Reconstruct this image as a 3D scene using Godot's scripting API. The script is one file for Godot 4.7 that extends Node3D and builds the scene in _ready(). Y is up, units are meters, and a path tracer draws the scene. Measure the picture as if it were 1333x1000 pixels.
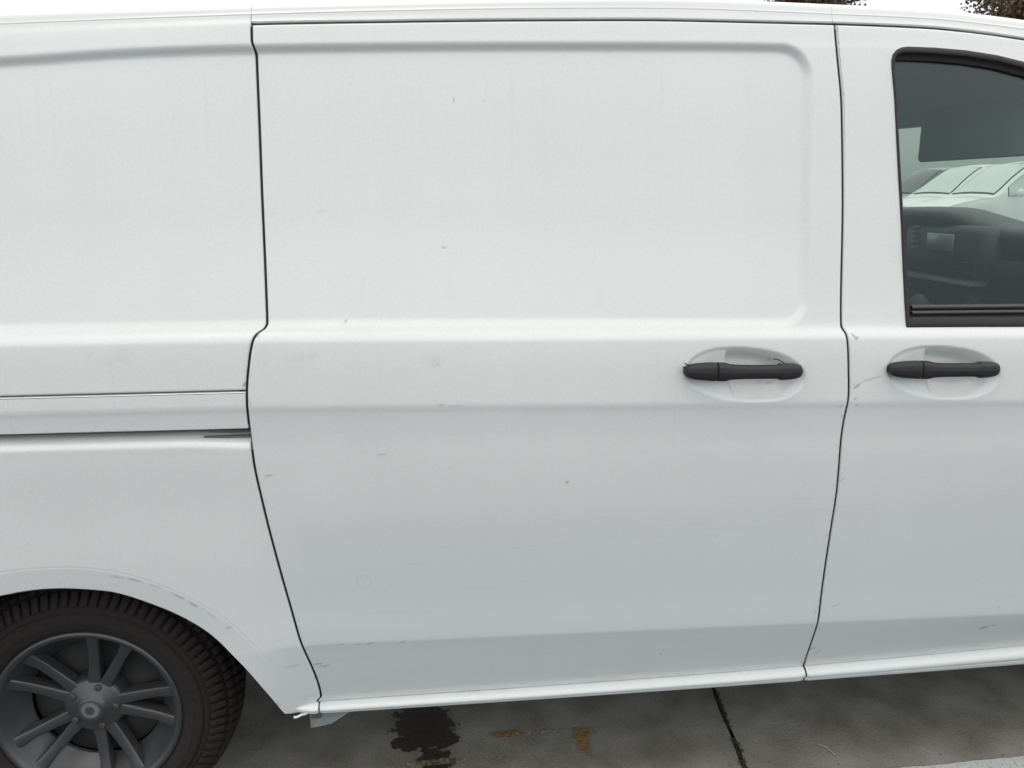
extends Node3D
# A white panel van parked on a concrete lot under a bright overcast sky.
# x runs along the van towards its nose, y is up, +z is the side that faces the camera.

var rng := RandomNumberGenerator.new()
var used := {}

# ---------------------------------------------------------------- curves (metres: x, y)
var DOORTOP := [[-2.0, 1.72], [-0.78, 1.79], [-0.314, 1.817], [-0.064, 1.826], [0.24, 1.835], [0.55, 1.8405], [0.859, 1.840], [1.052, 1.837], [1.155, 1.831], [1.285, 1.818], [1.45, 1.795]]
var SEAM := [[-2.0, 1.74], [-0.779, 1.809], [-0.542, 1.823], [-0.321, 1.835], [-0.063, 1.847], [0.24, 1.858], [0.555, 1.864], [0.85, 1.860], [1.053, 1.856], [1.285, 1.839], [1.45, 1.815]]
var RECESS := [[-2.0, 1.67], [-0.777, 1.747], [-0.54, 1.766], [-0.313, 1.777], [0.238, 1.791], [0.716, 1.797], [1.0, 1.797], [1.45, 1.76]]
# the two shut lines, as [y, x]
var GAP_C := [[0.30, -0.266], [0.317, -0.262], [0.338, -0.270], [0.351, -0.261], [0.548, -0.297], [0.72, -0.325], [0.862, -0.345], [0.964, -0.356], [1.055, -0.3585], [1.104, -0.357], [1.173, -0.348], [1.212, -0.339], [1.226, -0.331], [1.236, -0.316], [1.246, -0.312], [1.486, -0.313], [1.661, -0.312], [1.758, -0.312], [1.768, -0.3135], [1.786, -0.318], [1.9, -0.318]]
var GAP_B := [[0.30, 0.922], [0.36, 0.921], [0.504, 0.923], [0.657, 0.922], [0.809, 0.9205], [0.992, 0.911], [1.062, 0.913], [1.13, 0.9075], [1.203, 0.899], [1.221, 0.891], [1.421, 0.889], [1.673, 0.878], [1.796, 0.864], [1.9, 0.857]]
var ARCH := [[-1.3, 0.293], [-1.235, 0.346], [-1.21, 0.398], [-1.168, 0.477], [-1.095, 0.569], [-1.005, 0.631], [-0.9, 0.674], [-0.795, 0.685], [-0.69, 0.674], [-0.585, 0.631], [-0.495, 0.569], [-0.422, 0.477], [-0.378, 0.398], [-0.355, 0.346], [-0.343, 0.318], [-0.3, 0.311], [-0.2, 0.311]]


func ev(t: Array, x: float) -> float:
	# smooth curve through a table of [argument, value]
	var n := t.size()
	if x <= t[0][0]:
		return t[0][1] + (x - t[0][0]) * (t[1][1] - t[0][1]) / (t[1][0] - t[0][0])
	if x >= t[n - 1][0]:
		return t[n - 1][1] + (x - t[n - 1][0]) * (t[n - 1][1] - t[n - 2][1]) / (t[n - 1][0] - t[n - 2][0])
	var lo := 0
	var hi := n - 1
	while hi - lo > 1:
		var m := (lo + hi) / 2
		if t[m][0] > x: hi = m
		else: lo = m
	var h: float = t[lo + 1][0] - t[lo][0]
	var d: float = (t[lo + 1][1] - t[lo][1]) / h
	var m0 := d
	var m1 := d
	if lo > 0:
		var dp: float = (t[lo][1] - t[lo - 1][1]) / (t[lo][0] - t[lo - 1][0])
		m0 = 2.0 * dp * d / (dp + d) if dp * d > 0.0 else 0.0
	if lo < n - 2:
		var dn: float = (t[lo + 2][1] - t[lo + 1][1]) / (t[lo + 2][0] - t[lo + 1][0])
		m1 = 2.0 * dn * d / (dn + d) if dn * d > 0.0 else 0.0
	var s: float = (x - t[lo][0]) / h
	var s2 := s * s
	var s3 := s2 * s
	return (2 * s3 - 3 * s2 + 1) * t[lo][1] + (s3 - 2 * s2 + s) * h * m0 + (-2 * s3 + 3 * s2) * t[lo + 1][1] + (s3 - s2) * h * m1


func sill_bottom(x: float) -> float: return 0.303 + 0.0050 * maxf(x, 0.0) ** 2
func sill_top(x: float) -> float: return 0.335 + 0.006 * x + 0.0125 * maxf(x - 0.15, 0.0) ** 2
func crease(x: float) -> float: return 0.504 - 0.013 * x
func char_line(x: float) -> float: return 1.072 - 0.019 * maxf(x, -0.4)
func belt_out(x: float) -> float: return 1.212 - 0.0135 * maxf(x, -0.4)
func belt_in(x: float) -> float: return 1.234 - 0.0145 * maxf(x, -0.15)


class Lut:
	var a := 0.0
	var step := 0.002
	var v := PackedFloat32Array()

	func at(x: float) -> float:
		var f := clampf((x - a) / step, 0.0, v.size() - 1.001)
		var i := int(f)
		return lerpf(v[i], v[i + 1], f - i)


func lut(t: Array, a: float, b: float) -> Lut:
	var l := Lut.new()
	l.a = a
	var n := int((b - a) / l.step) + 2
	for i in n: l.v.append(ev(t, a + i * l.step))
	return l


var l_recess: Lut
var l_seam: Lut
var l_door: Lut
var l_arch: Lut
var l_gap_c: Lut
var l_gap_b: Lut
var skin_map := PackedFloat32Array()
const SKIN_X := 70
const SKIN_Y := 1100


func make_luts() -> void:
	l_recess = lut(RECESS, -2.0, 2.1)
	l_seam = lut(SEAM, -2.0, 2.1)
	l_door = lut(DOORTOP, -2.0, 2.1)
	l_arch = lut(ARCH, -2.0, 2.1)
	l_gap_c = lut(GAP_C, 0.2, 2.0)
	l_gap_b = lut(GAP_B, 0.2, 2.0)
	skin_map.resize(SKIN_X * SKIN_Y)
	for i in SKIN_X:
		for j in SKIN_Y: skin_map[i * SKIN_Y + j] = skin_at(-2.0 + i * 0.06, 0.25 + j * 0.0015)


func skin(x: float, y: float) -> float:
	var fx := clampf((x + 2.0) / 0.06, 0.0, SKIN_X - 1.001)
	var fy := clampf((y - 0.25) / 0.0015, 0.0, SKIN_Y - 1.001)
	var i := int(fx)
	var j := int(fy)
	var k := i * SKIN_Y + j
	fy -= j
	return lerpf(lerpf(skin_map[k], skin_map[k + 1], fy), lerpf(skin_map[k + SKIN_Y], skin_map[k + SKIN_Y + 1], fy), fx - i)


func skin_at(x: float, y: float) -> float:
	# how far the near side of the body stands out (z), before recesses
	var ch := char_line(x)
	var cr := crease(x)
	var bo := belt_out(x)
	var bi := belt_in(x)
	if y > bi + 0.012:
		var rc := ev(RECESS, x)
		var st := ev(SEAM, x)
		return ev([[bi - 0.003, -0.0168], [bi + 0.012, -0.0205], [1.5, -0.054], [rc - 0.004, -0.0895], [rc + 0.004, -0.0915], [ev(DOORTOP, x), -0.100], [st - 0.006, -0.106], [st, -0.1075]], y)
	if y > ch - 0.09:
		return ev([[0.85, -0.0235], [ch - 0.12, -0.0142], [ch - 0.075, -0.0110], [ch - 0.014, -0.0035], [ch - 0.002, -0.0008], [ch + 0.005, 0.0], [1.14, -0.0012], [bo - 0.006, -0.0050], [bo + 0.001, -0.0072], [bi - 0.003, -0.0168], [bi + 0.012, -0.0205], [1.5, -0.054]], y)
	var k := smoothstep(-0.25, -0.42, x)
	return ev([[0.29, lerpf(-0.130, -0.075, k)], [sill_top(x), lerpf(-0.110, -0.070, k)], [cr - 0.003, lerpf(-0.0632, -0.044, k)], [cr + 0.003, lerpf(-0.0615, -0.0437, k)], [cr + 0.09, lerpf(-0.0560, -0.0395, k)], [0.73, lerpf(-0.0400, -0.031, k)], [0.85, -0.0235], [ch - 0.12, -0.0142], [ch - 0.075, -0.0110], [ch - 0.014, -0.0035]], y)


func recess_depth(x: float, y: float) -> float:
	var top := l_recess.at(x) - 0.006
	if y > top + 0.03 or x > 0.85: return 0.0
	var bot := belt_in(x) + 0.006
	if y < bot - 0.02: return 0.0
	var r := 0.062 if y > 1.5 else 0.05
	var right := 0.806 + 0.008 * (1.6 - y)
	var q := Vector2(x - (right - r), maxf(y - (top - r), bot + r - y))
	var d := maxf(q.x, q.y) - r
	if q.x > 0.0 and q.y > 0.0: d = q.length() - r
	return 0.0122 * lerpf(0.45, 1.0, smoothstep(bot, bot + 0.22, y)) * smoothstep(0.0105, -0.0105, d)


func scoop(x: float, y: float, cx: float, cy: float) -> float:
	# the finger recess behind a door handle
	var dx := (x - cx) / 0.132
	var dy := (y - cy - 0.012 * (-dx)) / 0.0565
	if absf(dx) > 1.15 or absf(dy) > 1.15: return 0.0
	var r := pow(pow(absf(dx), 2.35) + pow(absf(dy), 2.0), 0.5)
	var deep := lerpf(0.0065, 0.031, smoothstep(-0.285, -0.235, dx + 0.10 * dy))
	return deep * smoothstep(1.0, 0.45, r) + 0.0035 * smoothstep(1.02, 0.95, r)


func flare(x: float, y: float) -> float:
	if x > -0.33 or x < -1.30 or y > 0.80: return 0.0
	var c := Vector2(-0.795, 0.33)
	var a := Vector2(x, y) - c
	var lip := lip_radius(atan2(a.y, a.x))
	var d := a.length() - lip
	var fade := smoothstep(0.40, 0.56, y)
	return -fade * (0.0055 * clampf(1.0 - d / 0.053, 0.0, 1.0) + 0.0005 * smoothstep(0.0505, 0.0525, d) * smoothstep(0.0560, 0.0540, d))


var lip_cache := []
func lip_radius(ang: float) -> float:
	if lip_cache.is_empty():
		for p in ARCH:
			if p[0] > -1.24 and p[0] < -0.35:
				lip_cache.push_front([atan2(p[1] - 0.33, p[0] + 0.795), Vector2(p[0] + 0.795, p[1] - 0.33).length()])
	return ev(lip_cache, ang)


func body(x: float, y: float) -> float:
	return skin(x, y) - recess_depth(x, y) + flare(x, y)


# ---------------------------------------------------------------- mesh helpers
func numbered(called: String) -> String:
	if not used.has(called):
		used[called] = 0
		return called
	used[called] += 1
	return "%s_%03d" % [called, used[called]]


func thing(called: String, label: String, category: String, at := Vector3.ZERO, turn := 0.0, group := "") -> Node3D:
	var o := Node3D.new()
	o.name = numbered(called)
	add_child(o)
	o.position = at
	o.rotation.y = turn
	tag(o, label, category, group)
	return o


func tag(o: Node, label: String, category: String, group := "") -> void:
	o.set_meta("label", label)
	o.set_meta("category", category)
	if group != "": o.set_meta("group", group)


func obj(called: String, mesh: Mesh, mat: Material, parent: Node = self) -> MeshInstance3D:
	var o := MeshInstance3D.new()
	o.name = called if parent != self else numbered(called)
	o.mesh = mesh
	o.material_override = mat
	parent.add_child(o, true)
	return o


func grid(p: PackedVector3Array, nu: int, nv: int, uv := PackedVector2Array(), keep = null, flat := false) -> ArrayMesh:
	# vertices row by row (u fastest); seen from outside u runs right and v runs up
	var nrm := PackedVector3Array()
	nrm.resize(nu * nv)
	for j in nv:
		for i in nu:
			var k := j * nu + i
			var a := p[k + (1 if i < nu - 1 else 0)] - p[k - (1 if i > 0 else 0)]
			var b := p[k + (nu if j < nv - 1 else 0)] - p[k - (nu if j > 0 else 0)]
			var n := a.cross(b)
			nrm[k] = n.normalized() if n.length_squared() > 1e-20 else Vector3.UP
	var idx := PackedInt32Array()
	for j in nv - 1:
		for i in nu - 1:
			var k := j * nu + i
			var centre := (p[k] + p[k + nu + 1]) * 0.5
			if keep != null and not keep.call(centre): continue
			idx.append_array([k, k + nu, k + nu + 1, k, k + nu + 1, k + 1])
	var arr := []
	arr.resize(Mesh.ARRAY_MAX)
	arr[Mesh.ARRAY_VERTEX] = p
	arr[Mesh.ARRAY_NORMAL] = nrm
	if uv.size(): arr[Mesh.ARRAY_TEX_UV] = uv
	arr[Mesh.ARRAY_INDEX] = idx
	var m := ArrayMesh.new()
	m.add_surface_from_arrays(Mesh.PRIMITIVE_TRIANGLES, arr)
	if flat:
		var st := SurfaceTool.new()
		st.create_from(m, 0)
		st.deindex()
		st.set_smooth_group(-1)
		st.generate_normals()
		st.index()
		m = st.commit()
	return m


func join(parts: Array) -> ArrayMesh:
	var st := SurfaceTool.new()
	st.begin(Mesh.PRIMITIVE_TRIANGLES)
	for q in parts: st.append_from(q[0], 0, q[1])
	return st.commit()


const EDGE := [[0.0, 0.022], [0.0, 0.0030], [0.0009, 0.0009], [0.0030, 0.0]]   # inset, drop: a rolled panel edge


func paint_uv(x: float, y: float) -> Vector2:
	return Vector2((x + 1.0) / 2.6, (1.95 - y) / 1.7)


func panel(xl: Callable, xr: Callable, yb: Callable, yt: Callable, y0: float, y1: float, nu: int, nv: int, surf: Callable, keep = null, fold := [true, true, true, true]) -> ArrayMesh:
	# a sheet-metal panel between four boundary curves, its edges rolled in (left, right, bottom, top)
	var us := []
	var vs := []
	for i in nu + 1: us.append([float(i) / nu, 0.0, 0.0])
	for j in nv + 1: vs.append([float(j) / nv, 0.0, 0.0])
	if fold[0]:
		us.pop_front()
		for e in [3, 2, 1, 0]: us.push_front([0.0, EDGE[e][0], EDGE[e][1]])
	if fold[1]:
		us.pop_back()
		for e in [3, 2, 1, 0]: us.push_back([1.0, -EDGE[e][0], EDGE[e][1]])
	if fold[2]:
		vs.pop_front()
		for e in [3, 2, 1, 0]: vs.push_front([0.0, EDGE[e][0], EDGE[e][1]])
	if fold[3]:
		vs.pop_back()
		for e in [3, 2, 1, 0]: vs.push_back([1.0, -EDGE[e][0], EDGE[e][1]])
	var p := PackedVector3Array()
	var uv := PackedVector2Array()
	for v in vs:
		for u in us:
			var y := lerpf(y0, y1, v[0])
			var x := 0.0
			for k in 4:
				x = lerpf(xl.call(y), xr.call(y), u[0]) + u[1]
				y = lerpf(yb.call(x), yt.call(x), v[0]) + v[1]
			p.append(Vector3(x, y, surf.call(x, y) - maxf(u[2], v[2])))
			uv.append(paint_uv(x, y))
	return grid(p, us.size(), vs.size(), uv, keep)


func sweep(rows: Array, closed := false) -> ArrayMesh:
	# rows of points, all of one length; closed: each row is a loop
	var p := PackedVector3Array()
	var n: int = rows[0].size() + (1 if closed else 0)
	for r in rows:
		for q in r: p.append(q)
		if closed: p.append(r[0])
	return grid(p, n, rows.size())


func lathe(profile: Array, seg: int, a0 := 0.0, a1 := TAU) -> ArrayMesh:
	# profile of [radius, z] round the z axis, listed from the front face inwards
	var rows := []
	for q in profile:
		var row := []
		for i in seg + 1:
			var a := lerpf(a0, a1, float(i) / seg)
			row.append(Vector3(cos(a) * q[0], sin(a) * q[0], q[1]))
		rows.push_front(row)
	return sweep(rows)


func tube(path: Array, radius: float, seg := 8) -> ArrayMesh:
	var rows := []
	for k in path.size():
		var d: Vector3 = (path[mini(k + 1, path.size() - 1)] - path[maxi(k - 1, 0)]).normalized()
		var s := d.cross(Vector3.UP if absf(d.y) < 0.9 else Vector3.RIGHT).normalized()
		var t := d.cross(s)
		var row := []
		for i in seg: row.append(path[k] + (s * cos(TAU * i / seg) - t * sin(TAU * i / seg)) * radius)
		rows.append(row)
	var a := []
	var b := []
	for i in seg:
		a.append(path[0])
		b.append(path[-1])
	rows.push_front(a)
	rows.push_back(b)
	return sweep(rows, true)


func box(a: Vector3, b: Vector3, r := 0.004) -> ArrayMesh:
	# a box from corner a to corner b with chamfered edges
	var c := (a + b) * 0.5
	var h := (b - a).abs() * 0.5
	r = minf(r, minf(h.x, minf(h.y, h.z)) * 0.9)
	var rows := []
	for q in [[0.0, -1, 0.0], [1.0 - 0.0, -1, 1.0], [1.0, -1, 0.0], [1.0, 1, 0.0], [1.0, 1, 1.0], [0.0, 1, 0.0]]:
		var y: float = q[1] * (h.y - (r if q[2] == 0.0 and q[0] == 1.0 else 0.0))
		var ix: float = (h.x - (r if q[2] == 1.0 else 0.0)) * q[0]
		var iz: float = (h.z - (r if q[2] == 1.0 else 0.0)) * q[0]
		var cr: float = r * q[0]
		var row := []
		for s in [[1, 1, 1, 0], [1, 1, 0, 1], [1, -1, 0, 1], [1, -1, 1, 0], [-1, -1, 1, 0], [-1, -1, 0, 1], [-1, 1, 0, 1], [-1, 1, 1, 0]]:
			row.push_front(c + Vector3(s[0] * maxf(ix - cr * s[2], 0.0), y, s[1] * maxf(iz - cr * s[3], 0.0)))
		rows.append(row)
	var p := PackedVector3Array()
	for row in rows:
		for v in row: p.append(v)
		p.append(row[0])
	return grid(p, 9, rows.size(), PackedVector2Array(), null, true)


# ---------------------------------------------------------------- materials
func mat(color: Color, rough := 0.6, metal := 0.0) -> StandardMaterial3D:
	var m := StandardMaterial3D.new()
	m.albedo_color = color.linear_to_srgb()
	m.roughness = rough
	m.metallic = metal
	return m


func noise(freq: float, sd: int, oct := 4) -> FastNoiseLite:
	var n := FastNoiseLite.new()
	n.seed = sd
	n.frequency = freq
	n.noise_type = FastNoiseLite.TYPE_SIMPLEX_SMOOTH
	n.fractal_octaves = oct
	return n


func noise_tex(size: int, freq: float, sd: int, cols: Array, oct := 5, normal := false, bump := 1.0) -> NoiseTexture2D:
	var t := NoiseTexture2D.new()
	t.width = size
	t.height = size
	t.seamless = true
	t.noise = noise(freq, sd, oct)
	if normal:
		t.as_normal_map = true
		t.bump_strength = bump
	elif cols.size():
		var g := Gradient.new()
		var offs := PackedFloat32Array()
		var cs := PackedColorArray()
		for c in cols:
			offs.append(c[0])
			cs.append((c[1] as Color).linear_to_srgb())
		g.offsets = offs
		g.colors = cs
		t.color_ramp = g
	return t


func glass(color: Color, alpha: float) -> StandardMaterial3D:
	var m := mat(color, 0.02)
	m.albedo_color.a = alpha
	m.transparency = BaseMaterial3D.TRANSPARENCY_ALPHA
	return m


# marks on the paint: [x, y, length, angle, width, strength, darkness colour index]
var MARKS := [
	[-0.607, 1.184, 0.05, 0.3, 0.022, 0.10, 0], [-0.65, 1.189, 0.03, 1.2, 0.012, 0.10, 0], [-0.58, 1.178, 0.03, -0.5, 0.010, 0.12, 0],
	[0.018, 1.163, 0.030, 0.9, 0.014, 0.16, 0], [0.026, 1.158, 0.012, -0.9, 0.005, 0.22, 0], [0.008, 1.172, 0.02, 0.2, 0.016, 0.12, 0],
	[-0.244, 1.181, 0.06, 0.1, 0.018, 0.10, 0], [-0.225, 1.176, 0.03, 0.8, 0.006, 0.10, 0],
	[-0.157, 1.248, 0.004, 1.4, 0.003, 0.55, 1], [-0.160, 1.243, 0.006, 0.3, 0.006, 0.15, 0], [0.069, 1.681, 0.010, 1.5, 0.002, 0.35, 1], [0.043, 1.392, 0.008, -0.2, 0.003, 0.45, 1],
	[-0.328, 0.929, 0.016, 0.1, 0.003, 0.40, 1], [-0.095, 0.968, 0.020, 0.15, 0.003, 0.24, 1], [0.299, 0.889, 0.004, 0.0, 0.0042, 0.75, 1],
	[-0.026, 0.649, 0.05, 0.0, 0.004, 0.10, 0], [-0.139, 0.506, 0.014, 0.2, 0.003, 0.45, 1], [-0.205, 0.507, 0.012, 0.1, 0.003, 0.3, 1], [-0.068, 0.504, 0.014, 0.1, 0.003, 0.4, 1], [-0.17, 0.505, 0.012, 0.1, 0.002, 0.3, 1],
	[-0.259, 0.454, 0.020, 0.08, 0.0025, 0.55, 1], [-0.246, 0.446, 0.026, 0.05, 0.0025, 0.50, 1], [-0.245, 0.438, 0.012, 1.2, 0.003, 0.12, 0], [-0.317, 0.458, 0.035, 0.1, 0.002, 0.22, 1],
	[0.236, 0.736, 0.16, 0.08, 0.002, 0.12, 0], [0.05, 0.745, 0.11, 0.05, 0.002, 0.08, 0], [0.16, 0.640, 0.22, 0.1, 0.002, 0.08, 0], [0.916, 1.199, 0.010, -0.9, 0.004, 0.6, 1], [0.921, 1.196, 0.008, 0.9, 0.003, 0.6, 1], [0.912, 1.203, 0.006, -0.8, 0.003, 0.35, 1],
	[0.928, 1.092, 0.018, 0.75, 0.0035, 0.6, 1], [0.963, 1.108, 0.034, 0.28, 0.0018, 0.38, 1], [0.944, 1.103, 0.016, 0.5, 0.0018, 0.25, 1], [0.927, 1.064, 0.006, 0.4, 0.003, 0.5, 1], [0.934, 1.050, 0.006, 0.4, 0.003, 0.35, 1], [0.897, 1.047, 0.010, 0.1, 0.003, 0.3, 1],
	[1.363, 0.448, 0.020, 0.35, 0.005, 0.70, 1], [1.388, 0.453, 0.016, -0.2, 0.004, 0.45, 1], [0.955, 0.537, 0.012, 0.4, 0.002, 0.3, 1], [0.964, 0.541, 0.012, 0.2, 0.002, 0.2, 1], [1.314, 0.586, 0.02, -0.2, 0.003, 0.15, 0],
	[-0.124, 1.306, 0.05, 1.3, 0.010, 0.05, 0], [0.052, 1.304, 0.05, 1.5, 0.012, 0.05, 0], [0.36, 1.293, 0.05, 1.5, 0.02, 0.05, 0],
	[-0.658, 0.710, 0.03, -0.25, 0.003, 0.30, 1], [-0.624, 0.701, 0.028, -0.3, 0.0035, 0.42, 1], [-0.584, 0.685, 0.03, -0.4, 0.002, 0.25, 1], [-0.539, 0.658, 0.03, -0.6, 0.0035, 0.40, 1], [-0.511, 0.636, 0.02, -0.75, 0.004, 0.45, 1], [-0.474, 0.606, 0.02, -0.75, 0.002, 0.25, 1], [-0.44, 0.575, 0.014, 0.2, 0.005, 0.35, 1],
	[0.93, 0.410, 0.015, 0.6, 0.003, 0.4, 1], [0.945, 0.398, 0.020, 0.9, 0.003, 0.3, 1], [0.545, 0.424, 0.004, 0.0, 0.003, 0.5, 1], [0.25, 0.445, 0.16, 0.03, 0.002, 0.10, 0], [0.6, 0.462, 0.2, 0.02, 0.0018, 0.10, 0], [-0.05, 0.42, 0.16, 0.04, 0.002, 0.08, 0], [0.7, 0.43, 0.10, 0.02, 0.002, 0.10, 0],
	[-0.199, 1.465, 0.02, 0.3, 0.006, 0.10, 0], [0.03, 1.074, 0.012, 0.0, 0.0025, 0.4, 1], [0.06, 1.071, 0.03, 0.0, 0.002, 0.2, 1], [-0.36, 1.128, 0.010, 0.9, 0.004, 0.7, 1], [-0.333, 1.222, 0.012, 0.5, 0.004, 0.5, 1], [0.735, 1.152, 0.012, -0.6, 0.0025, 0.35, 1], [0.742, 1.096, 0.016, 0.1, 0.005, 0.25, 1], [0.722, 1.099, 0.01, 0.3, 0.004, 0.22, 1], [0.66, 1.09, 0.02, 0.0, 0.008, 0.08, 0], [1.18, 1.092, 0.05, 0.05, 0.016, 0.10, 0],
	[0.44, 0.965, 0.25, 0.02, 0.03, 0.02, 0], [0.35, 1.05, 0.3, 0.0, 0.012, 0.03, 0], [0.75, 0.99, 0.2, 0.1, 0.02, 0.02, 0],
]


func paint_material() -> StandardMaterial3D:
	var w := 2048
	var h := 1344
	var img := Image.create(w, h, false, Image.FORMAT_RGB8)
	var base := Color(0.815, 0.82, 0.81)
	var coarse := noise(0.004, 11, 4)
	var streak := noise(0.02, 5, 3)
	var fine := noise(0.16, 7, 2)
	var a := coarse.get_image(w / 4, h / 4, false, false, false)
	var b := fine.get_image(w, h, false, false, false)
	var s := streak.get_image(w / 2, 64, false, false, false)
	a.resize(w, h, Image.INTERPOLATE_CUBIC)
	s.resize(w, h, Image.INTERPOLATE_CUBIC)
	var da := a.get_data()
	var db := b.get_data()
	var ds := s.get_data()
	var out := PackedByteArray()
	out.resize(w * h * 3)
	var lut := PackedByteArray()
	lut.resize(4097)
	for i in 4097: lut[i] = int(Color(i / 4096.0, 0, 0).linear_to_srgb().r * 255.0 + 0.5)
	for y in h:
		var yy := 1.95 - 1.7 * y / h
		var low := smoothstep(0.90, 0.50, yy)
		var lower_shade := 0.115 * low  # shade put into the paint colour: darker and cooler towards the sill
		var door_from := int((ev(GAP_C, yy) + 1.0) / 2.6 * w)     # the painted shade is weaker on the rear panel, behind this shut line
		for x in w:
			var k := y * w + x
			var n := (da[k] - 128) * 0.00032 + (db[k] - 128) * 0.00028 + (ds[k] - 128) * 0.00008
			var shade_and_specks := (lower_shade if x > door_from else lower_shade * 0.4) * (0.55 + da[k] * 0.0022 + db[k] * 0.0010) + maxf(0.0, db[k] - 205) * 0.0004
			var v := 1.0 + n - shade_and_specks
			out[k * 3] = lut[clampi(int(base.r * (v - shade_and_specks * 0.14) * 4096.0), 0, 4096)]
			out[k * 3 + 1] = lut[clampi(int(base.g * (v + shade_and_specks * 0.03) * 4096.0), 0, 4096)]
			out[k * 3 + 2] = lut[clampi(int(base.b * (v + shade_and_specks * 0.10) * 4096.0), 0, 4096)]
	img = Image.create_from_data(w, h, false, Image.FORMAT_RGB8, out)
	var inks := [Color(0.42, 0.40, 0.38), Color(0.16, 0.15, 0.15)]
	for m in MARKS:
		stroke(img, m[0], m[1], m[2], m[3], m[4], m[5] * 0.66, inks[m[6]])
	for i in 60:     # a faint ring left by a sticker or a cup
		var an := TAU * i / 60.0
		stroke(img, -0.147 + 0.016 * cos(an), 0.665 + 0.016 * sin(an), 0.003, an + PI / 2, 0.002, 0.035, inks[0])
	rng.seed = 77
	for i in 60:    # stone chips and specks
		var px := rng.randf_range(-0.85, 1.5)
		var py := 0.36 + 1.4 * pow(rng.randf(), 1.8)
		stroke(img, px, py, rng.randf_range(0.001, 0.004), rng.randf() * 3.0, rng.randf_range(0.001, 0.0022), rng.randf_range(0.04, 0.20), inks[1])
	for i in 150:    # grime that gathers along the foot of the doors and the panel edges
		var gx := rng.randf_range(-0.30, 1.50)
		stroke(img, gx, sill_top(gx) + absf(rng.randfn(0.0, 0.012)) + 0.002, rng.randf_range(0.01, 0.06), rng.randf_range(-0.03, 0.04), rng.randf_range(0.001, 0.004), rng.randf_range(0.04, 0.16), inks[0])
	for i in 36:
		var gy := rng.randf_range(0.36, 1.10)
		stroke(img, ev(GAP_B, gy) + rng.randf_range(-0.012, 0.012), gy, rng.randf_range(0.003, 0.012), 1.4 + rng.randfn(0.0, 0.4), rng.randf_range(0.001, 0.003), rng.randf_range(0.04, 0.22), inks[1])
		stroke(img, ev(GAP_C, gy) + rng.randf_range(-0.010, 0.012), gy, rng.randf_range(0.003, 0.012), 1.6 + rng.randfn(0.0, 0.4), rng.randf_range(0.001, 0.003), rng.randf_range(0.03, 0.15), inks[1])
	for i in 26:     # rain streaks below the roof rail and the belt line
		var sx := rng.randf_range(-0.9, 1.0)
		var top := 1.74 if i % 2 else 1.20
		var ln := rng.randf_range(0.06, 0.25)
		stroke(img, sx, top - ln * 0.5, ln, PI / 2 + rng.randfn(0.0, 0.01), rng.randf_range(0.002, 0.007), rng.randf_range(0.012, 0.035), inks[0])
	for i in 46:     # faint rubbed streaks on the lower doors
		stroke(img, rng.randf_range(-0.3, 1.4), rng.randf_range(0.38, 0.85), rng.randf_range(0.05, 0.3), rng.randf_range(-0.05, 0.1), rng.randf_range(0.001, 0.004), rng.randf_range(0.015, 0.04), inks[0])
	img.generate_mipmaps()
	var mt := StandardMaterial3D.new()
	mt.albedo_texture = ImageTexture.create_from_image(img)
	mt.roughness = 0.42
	mt.clearcoat_enabled = true
	mt.clearcoat = 0.8
	mt.clearcoat_roughness = 0.26
	return mt


func stroke(img: Image, x: float, y: float, ln: float, ang: float, wd: float, amount: float, ink: Color) -> void:
	var sx := img.get_width() / 2.6
	var sy := img.get_height() / 1.7
	var c := Vector2(x, y)
	var d := Vector2(cos(ang), sin(ang)) * ln * 0.5
	var r := wd * 0.5 + 0.0012
	var lo := Vector2(minf(c.x - absf(d.x), c.x), c.y - absf(d.y)) - Vector2(r, r) * 1.5
	var hi := Vector2(c.x + absf(d.x), c.y + absf(d.y)) + Vector2(r, r) * 1.5
	var n := noise(90.0, int(x * 1000) + int(y * 7000), 3)
	for py in range(int((1.95 - hi.y) * sy), int((1.95 - lo.y) * sy) + 1):
		for px in range(int((lo.x + 1.0) * sx), int((hi.x + 1.0) * sx) + 1):
			if px < 0 or py < 0 or px >= img.get_width() or py >= img.get_height(): continue
			var q := Vector2(px / sx - 1.0, 1.95 - py / sy)
			var t := clampf((q - c).dot(d) / maxf(d.length_squared(), 1e-9), -1.0, 1.0)
			var e := (q - (c + d * t)).length()
			var wgt := smoothstep(r * 1.3, r * 0.3, e + r * 0.55 * n.get_noise_2d(q.x, q.y)) * (1.0 - 0.6 * absf(t) ** 3) * amount
			if wgt > 0.003:
				var o := img.get_pixel(px, py)
				img.set_pixel(px, py, o.lerp(ink.linear_to_srgb(), wgt))


# ---------------------------------------------------------------- the scene
var P := {}


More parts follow.
